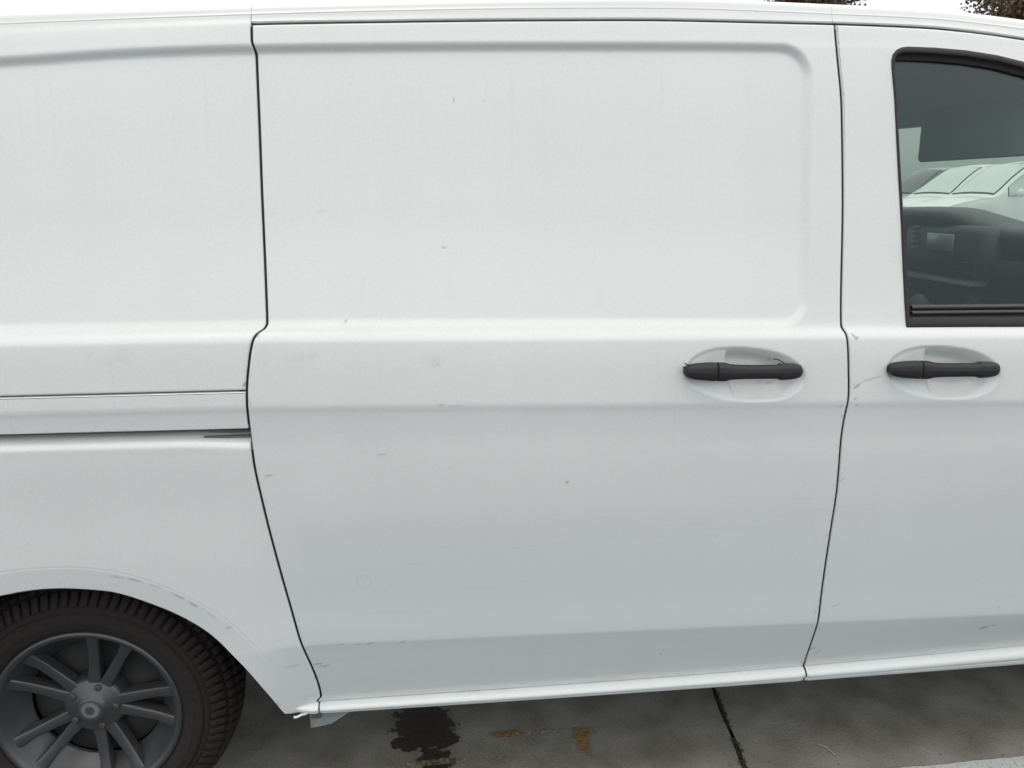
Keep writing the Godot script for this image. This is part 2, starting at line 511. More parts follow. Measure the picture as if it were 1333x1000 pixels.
func _ready() -> void:
	rng.seed = 4
	# camera
	var cam := Camera3D.new()
	cam.name = "camera"
	add_child(cam)
	cam.position = Vector3(0, 1.50, 1.66)
	cam.rotation = Vector3(deg_to_rad(-13.0), deg_to_rad(-6.1), 0)
	cam.fov = 49.68
	cam.near = 0.05
	cam.far = 600.0
	cam.current = true
	# sky, exposure
	var we := WorldEnvironment.new()
	we.name = "world_environment"
	var env := Environment.new()
	env.background_mode = Environment.BG_SKY
	var sm := ProceduralSkyMaterial.new()
	sm.sky_top_color = Color(1.0, 1.0, 0.985)
	sm.sky_horizon_color = Color(0.57, 0.66, 0.73)
	sm.sky_curve = 0.2
	sm.ground_bottom_color = Color(0.35, 0.35, 0.34)
	sm.ground_horizon_color = Color(0.7, 0.72, 0.74)
	sm.sun_angle_max = 1.0
	sm.energy_multiplier = 1.45
	var sky := Sky.new()
	sky.sky_material = sm
	env.sky = sky
	env.tonemap_mode = Environment.TONE_MAPPER_LINEAR
	env.tonemap_exposure = 1.21
	env.sdfgi_enabled = true
	env.ssao_enabled = true
	env.ssil_enabled = true
	we.environment = env
	add_child(we)
	# veiled sun, high and behind the camera
	var sun := DirectionalLight3D.new()
	sun.name = "sun"
	sun.light_energy = 0.2
	sun.light_color = Color(1.0, 0.98, 0.95)
	sun.light_angular_distance = 30.0
	sun.shadow_enabled = true
	add_child(sun)
	sun.rotation = Vector3(deg_to_rad(-70), deg_to_rad(-20), 0)

	make_luts()
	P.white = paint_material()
	P.black = mat(Color(0.012, 0.012, 0.013), 0.7)
	P.rubber = mat(Color(0.030, 0.026, 0.030), 0.55)
	P.trim = mat(Color(0.024, 0.020, 0.022), 0.48)
	P.trim.normal_enabled = true
	P.trim.normal_texture = noise_tex(256, 0.35, 3, [], 2, true, 3.0)
	P.trim.normal_scale = 0.35
	P.trim.uv1_triplanar = true
	P.trim.uv1_scale = Vector3(12, 12, 12)
	P.seal = mat(Color(0.026, 0.020, 0.022), 0.55)
	P.seal_light = mat(Color(0.075, 0.070, 0.070), 0.5)
	P.plain_white = mat(Color(0.80, 0.81, 0.80), 0.4)
	P.plain_white.clearcoat_enabled = true
	P.plain_white.clearcoat = 0.6
	P.plain_white.clearcoat_roughness = 0.12

	build_ground()
	build_van()
	build_surroundings()


# ---------------------------------------------------------------- ground
func slab_outline(x0: float, x1: float, z0: float, z1: float, sd: int) -> PackedVector2Array:
	var n := noise(1.0, sd, 3)
	var out := PackedVector2Array()
	var per := 60
	for side in 4:
		for i in per:
			var t := float(i) / per
			var q := [Vector2(lerpf(x0, x1, t), z0), Vector2(x1, lerpf(z0, z1, t)), Vector2(lerpf(x1, x0, t), z1), Vector2(x0, lerpf(z1, z0, t))][side] as Vector2
			var off := n.get_noise_2d(q.x * 9.0, q.y * 9.0) * 0.006 + n.get_noise_2d(q.x * 40.0, q.y * 40.0) * 0.004
			out.append(q + Vector2(off, n.get_noise_2d(q.y * 9.0 + 50.0, q.x * 9.0) * 0.006))
	return out


func flat_patch(outline: PackedVector2Array, y: float, drop := 0.0) -> ArrayMesh:
	# a level sheet with the given outline (x, z), its rim dropping by drop
	var tri := Geometry2D.triangulate_polygon(outline)
	var st := SurfaceTool.new()
	st.begin(Mesh.PRIMITIVE_TRIANGLES)
	for k in range(0, tri.size(), 3):
		var a := outline[tri[k]]
		var b := outline[tri[k + 1]]
		var c := outline[tri[k + 2]]
		if (b - a).cross(c - a) < 0.0:
			var s := b
			b = c
			c = s
		for q in [a, b, c]:
			st.set_normal(Vector3.UP)
			st.set_uv(q)
			st.add_vertex(Vector3(q.x, y, q.y))
	if drop > 0.0:
		var cen := Vector2.ZERO
		for q in outline: cen += q / outline.size()
		for i in outline.size():
			var a := outline[i]
			var b := outline[(i + 1) % outline.size()]
			var n2 := (b - a).orthogonal().normalized()
			if n2.dot(a - cen) < 0.0: n2 = -n2
			for t in [[a, 0, b, 0, b, 1], [a, 0, b, 1, a, 1]]:
				for w in 3:
					st.set_normal(Vector3(n2.x, 0.3, n2.y).normalized())
					st.set_uv(t[w * 2])
					st.add_vertex(Vector3(t[w * 2].x, y - drop * t[w * 2 + 1], t[w * 2].y))
	return st.commit()


func blob(cx: float, cz: float, rx: float, rz: float, rough: float, sd: int, n := 90) -> PackedVector2Array:
	var nz := noise(1.0, sd, 4)
	var out := PackedVector2Array()
	for i in n:
		var a := TAU * i / n
		var r := 1.0 + rough * (nz.get_noise_2d(cos(a) * 1.1, sin(a) * 1.1) * 1.3 + 0.10 * sin(a * 9.0 + 3.0 * sin(a * 2.0)))
		out.append(Vector2(cx + cos(a) * rx * r, cz + sin(a) * rz * r))
	return out


func stain(g: Node3D, called: String, x0: float, x1: float, z0: float, z1: float, blobs: Array, ink: Color, most: float, patchy: float, sd: int, rough: float) -> void:
	# a film on the concrete: its shape is the union of soft blobs, broken up by noise
	var w := 256
	var h := maxi(32, int(w * (z1 - z0) / (x1 - x0)))
	var img := Image.create(w, h, false, Image.FORMAT_RGBA8)
	var n := noise(16.0, sd, 5)
	var lobes := noise(22.0, sd + 9, 2)
	var c := ink.linear_to_srgb()
	for j in h:
		for i in w:
			var x := lerpf(x0, x1, (i + 0.5) / w)
			var z := lerpf(z0, z1, (j + 0.5) / h)
			var d := 9.0
			for b in blobs: d = minf(d, Vector2((x - b[0]) / b[2], (z - b[1]) / b[3]).length())
			var e := d + 0.38 * lobes.get_noise_2d(x, z) + 0.12 * n.get_noise_2d(x * 3.0, z * 3.0)
			var a := smoothstep(1.03, 0.90, e) if patchy < 0.3 else smoothstep(1.05, 0.45, e)
			a *= 1.0 - patchy * smoothstep(-0.25, 0.35, n.get_noise_2d(x * 2.0, z * 2.0))
			var v := 1.0 + 0.5 * n.get_noise_2d(x * 5.0 + 3.0, z * 5.0)
			img.set_pixel(i, j, Color(clampf(c.r * v, 0, 1), clampf(c.g * v, 0, 1), clampf(c.b * v, 0, 1), clampf(a * most, 0, 1)))
	var m := StandardMaterial3D.new()
	m.albedo_texture = ImageTexture.create_from_image(img)
	m.transparency = BaseMaterial3D.TRANSPARENCY_ALPHA
	m.roughness = rough
	stain_level += 0.0006
	var y := 0.0035 + stain_level
	obj(called, grid(PackedVector3Array([Vector3(x0, y, z1), Vector3(x1, y, z1), Vector3(x0, y, z0), Vector3(x1, y, z0)]), 2, 2, PackedVector2Array([Vector2(0, 1), Vector2(1, 1), Vector2(0, 0), Vector2(1, 0)])), m, g)


var stain_level := 0.0


func build_ground() -> void:
	var conc := StandardMaterial3D.new()
	conc.albedo_texture = noise_tex(1024, 0.006, 21, [[0.0, Color(0.19, 0.175, 0.15)], [0.4, Color(0.26, 0.25, 0.22)], [0.6, Color(0.30, 0.285, 0.255)], [1.0, Color(0.36, 0.35, 0.32)]], 6)
	conc.uv1_triplanar = true
	conc.uv1_world_triplanar = true
	conc.uv1_scale = Vector3(0.7, 0.7, 0.7)
	conc.detail_enabled = true
	conc.detail_blend_mode = BaseMaterial3D.BLEND_MODE_MUL
	conc.detail_albedo = noise_tex(1024, 0.16, 22, [[0.0, Color(0.62, 0.60, 0.58)], [0.38, Color(0.90, 0.90, 0.89)], [0.7, Color(1, 1, 1)], [1.0, Color(1, 1, 1)]], 4)
	conc.roughness = 0.92
	conc.normal_enabled = true
	conc.normal_texture = noise_tex(1024, 0.12, 23, [], 4, true, 4.0)
	conc.normal_scale = 0.24
	var far := mat(Color(0.05, 0.047, 0.04), 0.95)
	var g := obj("ground", box(Vector3(-250, -0.3, -250), Vector3(250, -0.014, 250), 0.01), far)
	g.set_meta("kind", "structure")
	g.set_meta("label", "grey concrete lot under and around the white van")
	# concrete slabs, cast in a grid turned a little against the van; beyond the near ones one sheet goes on
	var turn := Transform3D(Basis(Vector3.UP, -0.11), Vector3(0.804, 0, 0))
	for i in range(-3, 4):
		for j in range(-3, 2):
			var w := 3.4
			var sl := obj("concrete_slab", flat_patch(slab_outline(i * w + 0.006, (i + 1) * w - 0.006, j * w - 0.9 + 0.006, (j + 1) * w - 0.9 - 0.006, i * 13 + j), 0.0, 0.014), conc, g)
			sl.transform = turn
	var w0 := 3.4
	for r in [[-200, -3 * w0, -200, 200], [4 * w0, 200, -200, 200], [-3 * w0, 4 * w0, -200, -3 * w0 - 0.9], [-3 * w0, 4 * w0, 2 * w0 - 0.9, 200]]:
		var sh := obj("concrete_sheet", flat_patch(PackedVector2Array([Vector2(r[0], r[2]), Vector2(r[1], r[2]), Vector2(r[1], r[3]), Vector2(r[0], r[3])]), 0.0), conc, g)
		sh.transform = turn
	# oil stain under the sliding door, soaked in with a lobed, feathered edge
	stain(g, "oil_stain", -0.150, 0.105, -0.62, -0.255, [[-0.030, -0.47, 0.085, 0.115], [0.000, -0.305, 0.050, 0.050], [-0.070, -0.39, 0.045, 0.04], [0.030, -0.40, 0.04, 0.05]], Color(0.036, 0.026, 0.019), 0.94, 0.10, 41, 0.5)
	# worn yellow paint: what is left of a corner mark, and two long rubbed traces
	stain(g, "painted_mark", 0.14, 0.50, -0.44, -0.255, [[0.418, -0.378, 0.040, 0.036], [0.416, -0.335, 0.026, 0.065], [0.205, -0.398, 0.055, 0.018]], Color(0.32, 0.185, 0.05), 0.85, 0.45, 51, 0.85)
	stain(g, "painted_mark", 0.14, 0.46, -0.43, -0.34, [[0.31, -0.395, 0.13, 0.014]], Color(0.36, 0.31, 0.22), 0.75, 0.45, 55, 0.85)
	stain(g, "painted_mark", -0.20, 0.24, -0.35, -0.25, [[0.03, -0.30, 0.17, 0.016]], Color(0.34, 0.33, 0.22), 0.5, 0.5, 57, 0.85)
	# white bay line
	var line := mat(Color(0.62, 0.64, 0.64), 0.8)
	line.albedo_texture = noise_tex(512, 0.05, 61, [[0.0, Color(0.45, 0.45, 0.44)], [0.42, Color(0.9, 0.9, 0.9)], [1.0, Color(1, 1, 1)]], 5)
	line.uv1_triplanar = true
	line.uv1_scale = Vector3(3, 3, 3)
	var lo := PackedVector2Array()
	var ln := noise(1.0, 62, 4)
	for i in 161: lo.append(Vector2(0.6 + i * 0.025, -0.127 - 0.028 * (0.6 + i * 0.025 - 0.6) + 0.004 * ln.get_noise_1d(i * 2.7)))
	for i in range(160, -1, -1): lo.append(Vector2(0.6 + i * 0.025, -0.015 - 0.028 * (0.6 + i * 0.025 - 0.6) + 0.004 * ln.get_noise_1d(i * 2.7 + 500.0)))
	obj("painted_line", flat_patch(lo, 0.004), line, g)
	# unseen dark lane, added to cut light bouncing up onto the lower doors
	var added_lane_m := mat(Color(0.060, 0.060, 0.062), 0.9)
	added_lane_m.albedo_texture = noise_tex(512, 0.25, 63, [[0.0, Color(0.55, 0.55, 0.55)], [0.6, Color(0.9, 0.9, 0.9)], [1.0, Color(1, 1, 1)]], 3)
	added_lane_m.uv1_triplanar = true
	added_lane_m.uv1_scale = Vector3(1.5, 1.5, 1.5)
	obj("added_dark_lane", flat_patch(PackedVector2Array([Vector2(-40, 1.123), Vector2(40, -1.117), Vector2(40, 30), Vector2(-40, 30)]), 0.003), added_lane_m, g)
	# moss and dirt in the joint
	var moss := mat(Color(0.045, 0.055, 0.018), 0.95)
	var st := SurfaceTool.new()
	st.begin(Mesh.PRIMITIVE_TRIANGLES)
	rng.seed = 9
	for i in 2200:
		var z := rng.randf_range(-1.0, 0.4)
		var x := 0.804 - z * 0.1104 + rng.randfn(0.0, 0.0045)
		if sin(z * 23.0) + sin(z * 61.0) + rng.randf_range(-1.2, 1.2) < -0.2: continue
		var c := Vector3(x, rng.randf_range(-0.010, 0.003), z)
		for k in 3:
			var an := rng.randf() * TAU
			var d := Vector3(cos(an), rng.randf_range(0.2, 0.9), sin(an)) * rng.randf_range(0.004, 0.010)
			var s := Vector3(-sin(an), 0, cos(an)) * 0.0022
			for v in [c - s, c + d, c + s]:
				st.set_normal(Vector3(0, 1, 0.2).normalized())
				st.add_vertex(v)
	var ms := obj("moss", st.commit(), moss, g)
	ms.set_meta("kind", "stuff")
	# grit
	var grit := SurfaceTool.new()
	grit.begin(Mesh.PRIMITIVE_TRIANGLES)
	for i in 150:
		var c := Vector3(rng.randf_range(-0.6, 2.0), 0.002, rng.randf_range(-0.75, 0.3))
		var r := rng.randf_range(0.001, 0.0028)
		grit.append_from(box(-Vector3(r, r * 0.6, r * 0.8), Vector3(r, r * 0.6, r * 0.8), r * 0.4), 0, Transform3D(Basis(Vector3.UP, rng.randf() * 3.0), c))
	var gr := obj("grit", grit.commit(), mat(Color(0.16, 0.15, 0.135), 0.9), g)
	gr.set_meta("kind", "stuff")


# ---------------------------------------------------------------- van
func gap_c(y: float) -> float: return l_gap_c.at(y)
func gap_b(y: float) -> float: return l_gap_b.at(y)


# the front side window: outline of the glass opening in x, y (clockwise seen from the camera, from the lower rear corner)
func window_outline() -> Array:
	var key := [[1.0375, 1.2155], [1.030, 1.30], [1.0185, 1.43], [1.005, 1.56], [0.992, 1.69], [0.984, 1.752], [0.983, 1.768], [0.986, 1.781], [0.994, 1.790], [1.005, 1.7955], [1.02, 1.7975], [1.08, 1.7965], [1.15, 1.7925], [1.22, 1.784], [1.285, 1.771], [1.38, 1.744], [1.48, 1.702], [1.58, 1.642], [1.70, 1.55], [1.82, 1.44], [1.93, 1.32], [1.985, 1.245], [1.985, 1.222], [1.96, 1.211], [1.80, 1.206], [1.60, 1.2075], [1.40, 1.2105], [1.20, 1.2135], [1.08, 1.2150], [1.045, 1.2152]]
	var out := []
	for k in key: out.append(Vector2(k[0], k[1]))
	return out


func glass_line() -> Array:
	# the edge of the visible pane: the seal is narrow at the back, wide on top and at the waist
	var key := [[1.0545, 1.262], [1.0455, 1.31], [1.0320, 1.43], [1.018, 1.56], [1.004, 1.69], [0.9975, 1.748], [0.9970, 1.758], [0.9972, 1.764], [0.9985, 1.768], [1.004, 1.7695], [1.02, 1.7700], [1.08, 1.7685], [1.15, 1.7645], [1.22, 1.756], [1.285, 1.742], [1.375, 1.716], [1.47, 1.675], [1.565, 1.618], [1.68, 1.53], [1.795, 1.42], [1.90, 1.31], [1.945, 1.262], [1.945, 1.258], [1.92, 1.2555], [1.80, 1.2545], [1.60, 1.2555], [1.40, 1.2575], [1.20, 1.2595], [1.08, 1.2612], [1.062, 1.2615]]
	var out := []
	for k in key: out.append(Vector2(k[0], k[1]))
	return out


func ring_strip(outer: Array, inner: Array, prof: Array) -> ArrayMesh:
	# a moulding between two matched loops; prof lists [share from outer to inner, height over the skin]
	var rows := []
	for q in prof:
		var row := []
		for k in outer.size():
			var v: Vector2 = outer[k].lerp(inner[k], q[0])
			row.append(Vector3(v.x, v.y, skin(v.x, v.y) + q[1]))
		rows.append(row)
	rows.reverse()
	for r in rows: r.reverse()
	return sweep(rows, true)


func handle_bar(x0: float, x1: float, cy: float, part: String) -> ArrayMesh:
	# lofted along x: half height and centre follow the photograph's bone shape
	var ht := [[x0, 0.006], [x0 + 0.003, 0.0105], [x0 + 0.010, 0.0145], [x0 + 0.030, 0.0178], [x0 + 0.066, 0.0198], [x0 + 0.084, 0.0196], [x0 + 0.092, 0.0175], [x0 + 0.104, 0.0158], [x0 + 0.13, 0.0148], [x0 + 0.165, 0.0146], [x1 - 0.058, 0.0148], [x1 - 0.054, 0.0175], [x1 - 0.048, 0.0178], [x1 - 0.020, 0.0168], [x1 - 0.006, 0.0138], [x1 - 0.001, 0.0100], [x1, 0.006]]
	var zc := [[x0, 0.006], [x0 + 0.01, 0.010], [x0 + 0.06, 0.014], [x0 + 0.12, 0.018], [x1 - 0.06, 0.017], [x1 - 0.02, 0.011], [x1, 0.006]]
	var a := x0
	var b := x1
	if part == "cap": b = x0 + 0.066
	if part == "grip": a = x0 + 0.0667
	var rows := []
	var n := 46 if part == "grip" else 22
	for i in n + 1:
		var t := float(i) / n
		if part == "cap": t = t * t * 0.4 + t * 0.6
		var x := lerpf(a, b, t)
		var h := ev(ht, x)
		var d := lerpf(h, 0.0125, 0.6)
		var lean := 0.0
		if (i == 0 and part == "grip") or (i == n and part == "cap"):
			h -= 0.0006
			d -= 0.0006
		var y := cy - 0.020 * (x - (x0 + x1) * 0.5) + lean
		var row := []
		for k in 20:
			var an := TAU * k / 20
			var cx := cos(an)
			var sy := sin(an)
			row.append(Vector3(x, y + h * signf(sy) * pow(absf(sy), 0.62), ev(zc, x) + d * signf(cx) * pow(absf(cx), 0.75)))
		rows.append(row)
	var cap0 := []
	var cap1 := []
	for k in 20:
		var m0 := Vector3.ZERO
		var m1 := Vector3.ZERO
		for q in rows[0]: m0 += q / 20.0
		for q in rows[-1]: m1 += q / 20.0
		cap0.append(m0)
		cap1.append(m1)
	rows.push_front(cap0)
	rows.push_back(cap1)
	return sweep(rows, true)


func sill_trim(xa: float, xb: float, taper := false) -> ArrayMesh:
	var prof := [[0.004, -0.104], [0.0015, -0.094], [0.0, -0.0865], [-0.0015, -0.0800], [-0.005, -0.0735], [-0.009, -0.0695], [-0.0135, -0.0680], [-0.0172, -0.0695], [-0.0198, -0.0735], [-0.0208, -0.0800], [-0.0214, -0.0830], [-0.0222, -0.0800], [-0.0240, -0.0775], [-0.029, -0.0790], [-0.0335, -0.0850], [-0.0352, -0.0920], [-0.0355, -0.110]]
	var rows := []
	for q in prof:
		var row := []
		var n := maxi(8, int((xb - xa) / 0.012))
		for i in n + 1:
			var x := lerpf(xa, xb, float(i) / n)
			var sc := (sill_top(x) - sill_bottom(x)) / 0.035
			var out: float = q[1] - 0.022
			if taper:
				out = lerpf(-0.10, q[1] - 0.022, smoothstep(0.0, 1.0, float(i) / n))
				sc *= lerpf(0.35, 1.0, smoothstep(0.0, 0.9, float(i) / n))
			var e := minf(x - xa, xb - x)
			out -= 0.003 * smoothstep(0.003, 0.0, e) if not taper else 0.003 * smoothstep(0.003, 0.0, xb - x)
			row.append(Vector3(x, sill_top(x) + q[0] * sc, out))
		rows.push_front(row)
	var p := PackedVector3Array()
	var uv := PackedVector2Array()
	for r in rows:
		for v in r:
			p.append(v)
			uv.append(paint_uv(v.x, v.y))
	return grid(p, rows[0].size(), rows.size(), uv)


func seal_strip(tab: Array, y0: float, y1: float, wide: float, depth: float) -> ArrayMesh:
	var rows := []
	var n := int((y1 - y0) / 0.02)
	for i in n + 1:
		var y := lerpf(y0, y1, float(i) / n)
		var x := ev(tab, y)
		var row := []
		for s in [-1.0, -0.5, 0.0, 0.5, 1.0]: row.append(Vector3(x + s * wide, y, minf(body(x + s * wide, y), body(x, y)) - depth))
		rows.append(row)
	return sweep(rows)


func build_van() -> void:
	var van := thing("panel_van", "white panel van seen from the side, scuffed, sliding door and black handles", "van")
	var hg := 0.0023
	var whole := func(x, y): return body(x, y)
	# rear side panel above the rail
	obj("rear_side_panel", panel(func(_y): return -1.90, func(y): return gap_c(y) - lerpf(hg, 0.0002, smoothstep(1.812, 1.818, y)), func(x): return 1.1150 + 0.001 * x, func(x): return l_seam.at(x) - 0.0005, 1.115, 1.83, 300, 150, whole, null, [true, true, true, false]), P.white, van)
	# rail cover strip
	obj("rail_cover", panel(func(_y): return -1.90, func(y): return gap_c(y) - hg, func(x): return 1.0325 - 0.004 * (x + 0.36), func(x): return 1.1118 + 0.001 * x, 1.034, 1.111, 200, 40, whole), P.white, van)
	# lower rear panel with the wheel arch; its upper edge turns in under the rail
	var rear_low := func(x, y):
		var top: float = 1.0222 - 0.006 * (x + 0.36) - 0.0055 * smoothstep(-0.50, -0.36, x)
		var t := clampf((y - (top - 0.034)) / 0.034, 0.0, 1.0)
		return body(x, y) - 0.050 * t * t * t
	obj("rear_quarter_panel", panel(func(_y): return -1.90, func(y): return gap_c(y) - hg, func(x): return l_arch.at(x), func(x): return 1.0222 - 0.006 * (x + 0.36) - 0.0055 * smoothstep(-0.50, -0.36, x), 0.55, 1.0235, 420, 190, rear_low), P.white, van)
	# rail channel with the dark roller track in it
	var ch := []
	for q in [[0.999, -0.075], [1.006, -0.072], [1.024, -0.070], [1.050, -0.068], [1.060, -0.040]]:
		ch.append([Vector3(-1.9, q[0] + 0.006, q[1]), Vector3(-0.36, q[0], q[1])])
	var rail := obj("sliding_rail", sweep(ch), P.black, van)
	obj("roller_track", tube([Vector3(-1.85, 1.026, -0.052), Vector3(-0.47, 1.0205, -0.050), Vector3(-0.40, 1.018, -0.047), Vector3(-0.355, 1.016, -0.056)], 0.0045), mat(Color(0.20, 0.20, 0.21), 0.4), rail)

	obj("roller_arm", box(Vector3(-0.455, 1.0085, -0.036), Vector3(-0.357, 1.0135, -0.026), 0.002), mat(Color(0.16, 0.15, 0.16), 0.4), rail)

	# sliding door
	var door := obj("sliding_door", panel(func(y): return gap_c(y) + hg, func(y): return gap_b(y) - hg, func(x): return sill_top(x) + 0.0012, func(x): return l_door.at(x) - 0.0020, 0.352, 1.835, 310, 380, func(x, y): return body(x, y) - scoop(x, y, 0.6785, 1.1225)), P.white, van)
	obj("sill_trim", sill_trim(-0.264, gap_b(0.34) - 0.0022), P.white, door)
	var h1 := thing_part("door_handle", door)
	obj("lock_cover", handle_bar(0.540, 0.7965, 1.1325, "cap"), P.trim, h1)
	obj("grip", handle_bar(0.540, 0.7965, 1.1325, "grip"), P.trim, h1)
	var bent := [[Vector3(0.548, 1.148, 0.012), Vector3(0.541, 1.152, 0.017), Vector3(0.536, 1.1545, 0.019)], [Vector3(0.545, 1.141, 0.010), Vector3(0.538, 1.1445, 0.016), Vector3(0.533, 1.1455, 0.017)], [Vector3(0.760, 1.146, 0.004), Vector3(0.748, 1.1535, 0.0), Vector3(0.738, 1.1545, -0.006)], [Vector3(0.738, 1.112, -0.004), Vector3(0.737, 1.118, 0.004)]]
	for b in bent: obj("torn_gasket", tube(b, 0.0012, 6), P.rubber, h1)

	# front door with its window opening
	var wo := PackedVector2Array(window_outline())
	var gl := PackedVector2Array(glass_line())
	var mid := PackedVector2Array()
	for k in wo.size(): mid.append(wo[k].lerp(gl[k], 0.35))
	var solid := func(v: Vector3) -> bool: return not Geometry2D.is_point_in_polygon(Vector2(v.x, v.y), mid)
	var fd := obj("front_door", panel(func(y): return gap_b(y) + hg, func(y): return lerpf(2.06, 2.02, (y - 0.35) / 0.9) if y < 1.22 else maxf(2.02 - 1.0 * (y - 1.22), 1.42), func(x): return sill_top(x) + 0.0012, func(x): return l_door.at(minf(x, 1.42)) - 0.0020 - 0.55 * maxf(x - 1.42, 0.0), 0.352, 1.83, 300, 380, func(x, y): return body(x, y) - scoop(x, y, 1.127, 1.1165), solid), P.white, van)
	obj("sill_trim", sill_trim(gap_b(0.34) + 0.0022, 2.04), P.white, fd)
	var h2 := thing_part("door_handle", fd)
	obj("lock_cover", handle_bar(0.993, 1.2455, 1.1265, "cap"), P.trim, h2)
	obj("grip", handle_bar(0.993, 1.2455, 1.1265, "grip"), P.trim, h2)
	obj("window_seal", ring_strip(window_outline(), glass_line(), [[0.0, -0.012], [0.0, 0.0005], [0.06, 0.0028], [0.20, 0.0036], [0.40, 0.0030], [0.50, 0.0006], [0.54, -0.0050], [0.9, -0.0085], [1.0, -0.010], [1.0, -0.022]]), P.seal, fd)
	for w in [[1.2580, 0.0048, 0.001], [1.2465, 0.0042, 0.0030]]:
		var rd := []
		for i in 40:
			var x := lerpf(1.050, 1.95, i / 39.0)
			rd.append(Vector3(x, w[0] - 0.0052 * (x - 1.05), skin(x, w[0]) + w[2] - 0.002))
		obj("waist_seal", tube(rd, w[1], 10), P.seal_light, fd)
	# pane, set in behind the seal
	var inside := func(v: Vector3) -> bool: return v.x < 1.92 - 1.15 * maxf(v.y - 1.30, 0.0)
	var faces := []
	for lay in 2:
		var gp := PackedVector3Array()
		for j in 13:
			for i in 25:
				var y := lerpf(1.24, 1.785, j / 12.0)
				var x := lerpf(0.985, 1.99, (i if lay == 0 else 24 - i) / 24.0)
				gp.append(Vector3(x, y, skin(x, y) - 0.014 - 0.005 * lay))
		faces.append([grid(gp, 25, 13, PackedVector2Array(), inside), Transform3D.IDENTITY])
	var tint := mat(Color(0.76, 0.90, 0.84), 0.0)
	tint.albedo_color.a = 0.0
	tint.transparency = BaseMaterial3D.TRANSPARENCY_ALPHA
	tint.refraction_enabled = true
	tint.refraction_scale = 0.036
	obj("window_glass", join(faces), tint, fd)

	# roof rail in three lengths, with fine joints, and the roof
	for r in [[-0.3178, 0.8560], [0.8564, 1.40]]:
		var xa: float = r[0]
		var xb: float = r[1]
		obj("roof_rail", panel(func(_y): return xa, func(_y): return xb, func(x): return l_door.at(x) + 0.0022, func(x): return l_seam.at(x) - 0.0004, 1.83, 1.85, maxi(20, int((xb - xa) / 0.01)), 6, whole, null, [false, false, true, false]), P.white, van)
	for r in [[-1.90, -0.3183], [-0.3179, 0.8560], [0.8564, 1.46]]:
		var xa: float = r[0]
		var xb: float = r[1]
		var rows := []
		for q in [[-0.1095, -0.0030], [-0.1076, -0.0012], [-0.1070, 0.0004], [-0.1074, 0.0020], [-0.1092, 0.0034], [-0.1106, 0.0085], [-0.1128, 0.0140], [-0.1165, 0.0188], [-0.1240, 0.0228], [-0.1400, 0.0262], [-0.17, 0.0295], [-0.22, 0.034], [-0.35, 0.042], [-0.6, 0.052], [-0.965, 0.057], [-1.33, 0.052], [-1.58, 0.042], [-1.71, 0.032], [-1.79, 0.022], [-1.82, 0.007], [-1.825, -0.01]]:
			var row := []
			for i in 41:
				var x := lerpf(xa, xb, i / 40.0)
				row.append(Vector3(x, l_seam.at(x) + q[1], q[0]))
			rows.append(row)
		obj("roof", sweep(rows), P.plain_white, van)

	# dark seals and inner structure behind the shut lines
	obj("weatherstrip", seal_strip(GAP_C, 0.33, 0.985, 0.014, 0.0045), P.black, van)
	obj("weatherstrip", seal_strip(GAP_C, 1.040, 1.81, 0.014, 0.0045), P.black, van)
	obj("weatherstrip", seal_strip(GAP_B, 0.33, 1.83, 0.022, 0.0045), P.black, van)
	var ts := []
	for dy in [-0.03, -0.01, 0.01, 0.02]:
		var row := []
		for i in 60:
			var x := lerpf(-0.33, 1.42, i / 59.0)
			row.append(Vector3(x, l_door.at(x) + dy, -0.121))
		ts.append(row)
	obj("weatherstrip", sweep(ts), P.black, van)
	var rs := []
	for dy in [-0.02, 0.0, 0.02]: rs.append([Vector3(-1.9, 1.113 + dy, -0.020), Vector3(-0.37, 1.113 + dy, -0.020)])
	obj("weatherstrip", sweep(rs), P.black, van)

	# wheel, wheel well, underbody, shell
	build_wheel(van, Vector3(-0.795, 0.322, -0.125))
	build_wheel(van, Vector3(2.40, 0.328, -0.105))
	for wx in [-0.795, 2.40]:
		var liner := lathe([[0.437, -0.100], [0.437, -0.12], [0.43, -0.2], [0.43, -0.42], [0.0, -0.43]], 40, 0.02, PI - 0.02)
		var ln := obj("wheel_well", liner, mat(Color(0.010, 0.008, 0.009), 0.85), van)
		ln.position = Vector3(wx, 0.325, 0)
	var under := mat(Color(0.025, 0.024, 0.024), 0.9)
	obj("underbody", join([[box(Vector3(-0.36, 0.325, -1.82), Vector3(1.96, 0.36, -0.125)), Transform3D.IDENTITY], [box(Vector3(-1.25, 0.33, -1.45), Vector3(-0.36, 0.40, -0.45)), Transform3D.IDENTITY], [box(Vector3(-1.88, 0.33, -1.82), Vector3(-1.25, 0.36, -0.12)), Transform3D.IDENTITY], [box(Vector3(1.96, 0.30, -1.45), Vector3(2.9, 0.36, -0.45)), Transform3D.IDENTITY]]), under, van)
	# the rear corner of the sill: a short tapered start of the trim, flaking seam sealer and a plastic flap
	obj("sill_trim", sill_trim(-0.350, -0.2675, true), P.white, van)
	var drip := []
	for i in 9:
		var x := -0.322 + i * 0.0042
		drip.append(Vector3(x, 0.3185 - 0.0008 * i - 0.0025 * absf(sin(i * 2.3)), -0.078 - 0.0036 * i))
	obj("seam_sealer", tube(drip, 0.0030, 7), P.plain_white, van)
	var flap := []
	for q in [[-0.2915, 0.312, 0.312], [-0.2912, 0.300, 0.259], [-0.275, 0.300, 0.2605], [-0.2431, 0.300, 0.266], [-0.215, 0.302, 0.283], [-0.190, 0.303, 0.300]]:
		flap.append(q)
	var fr := []
	for s in 5:
		var row := []
		for q in flap: row.append(Vector3(q[0], lerpf(minf(q[2], 0.312), 0.318, s / 4.0), -0.120 - 0.006 * sin(s * 0.8) - 0.02 * (q[0] + 0.29)))
		fr.append(row)
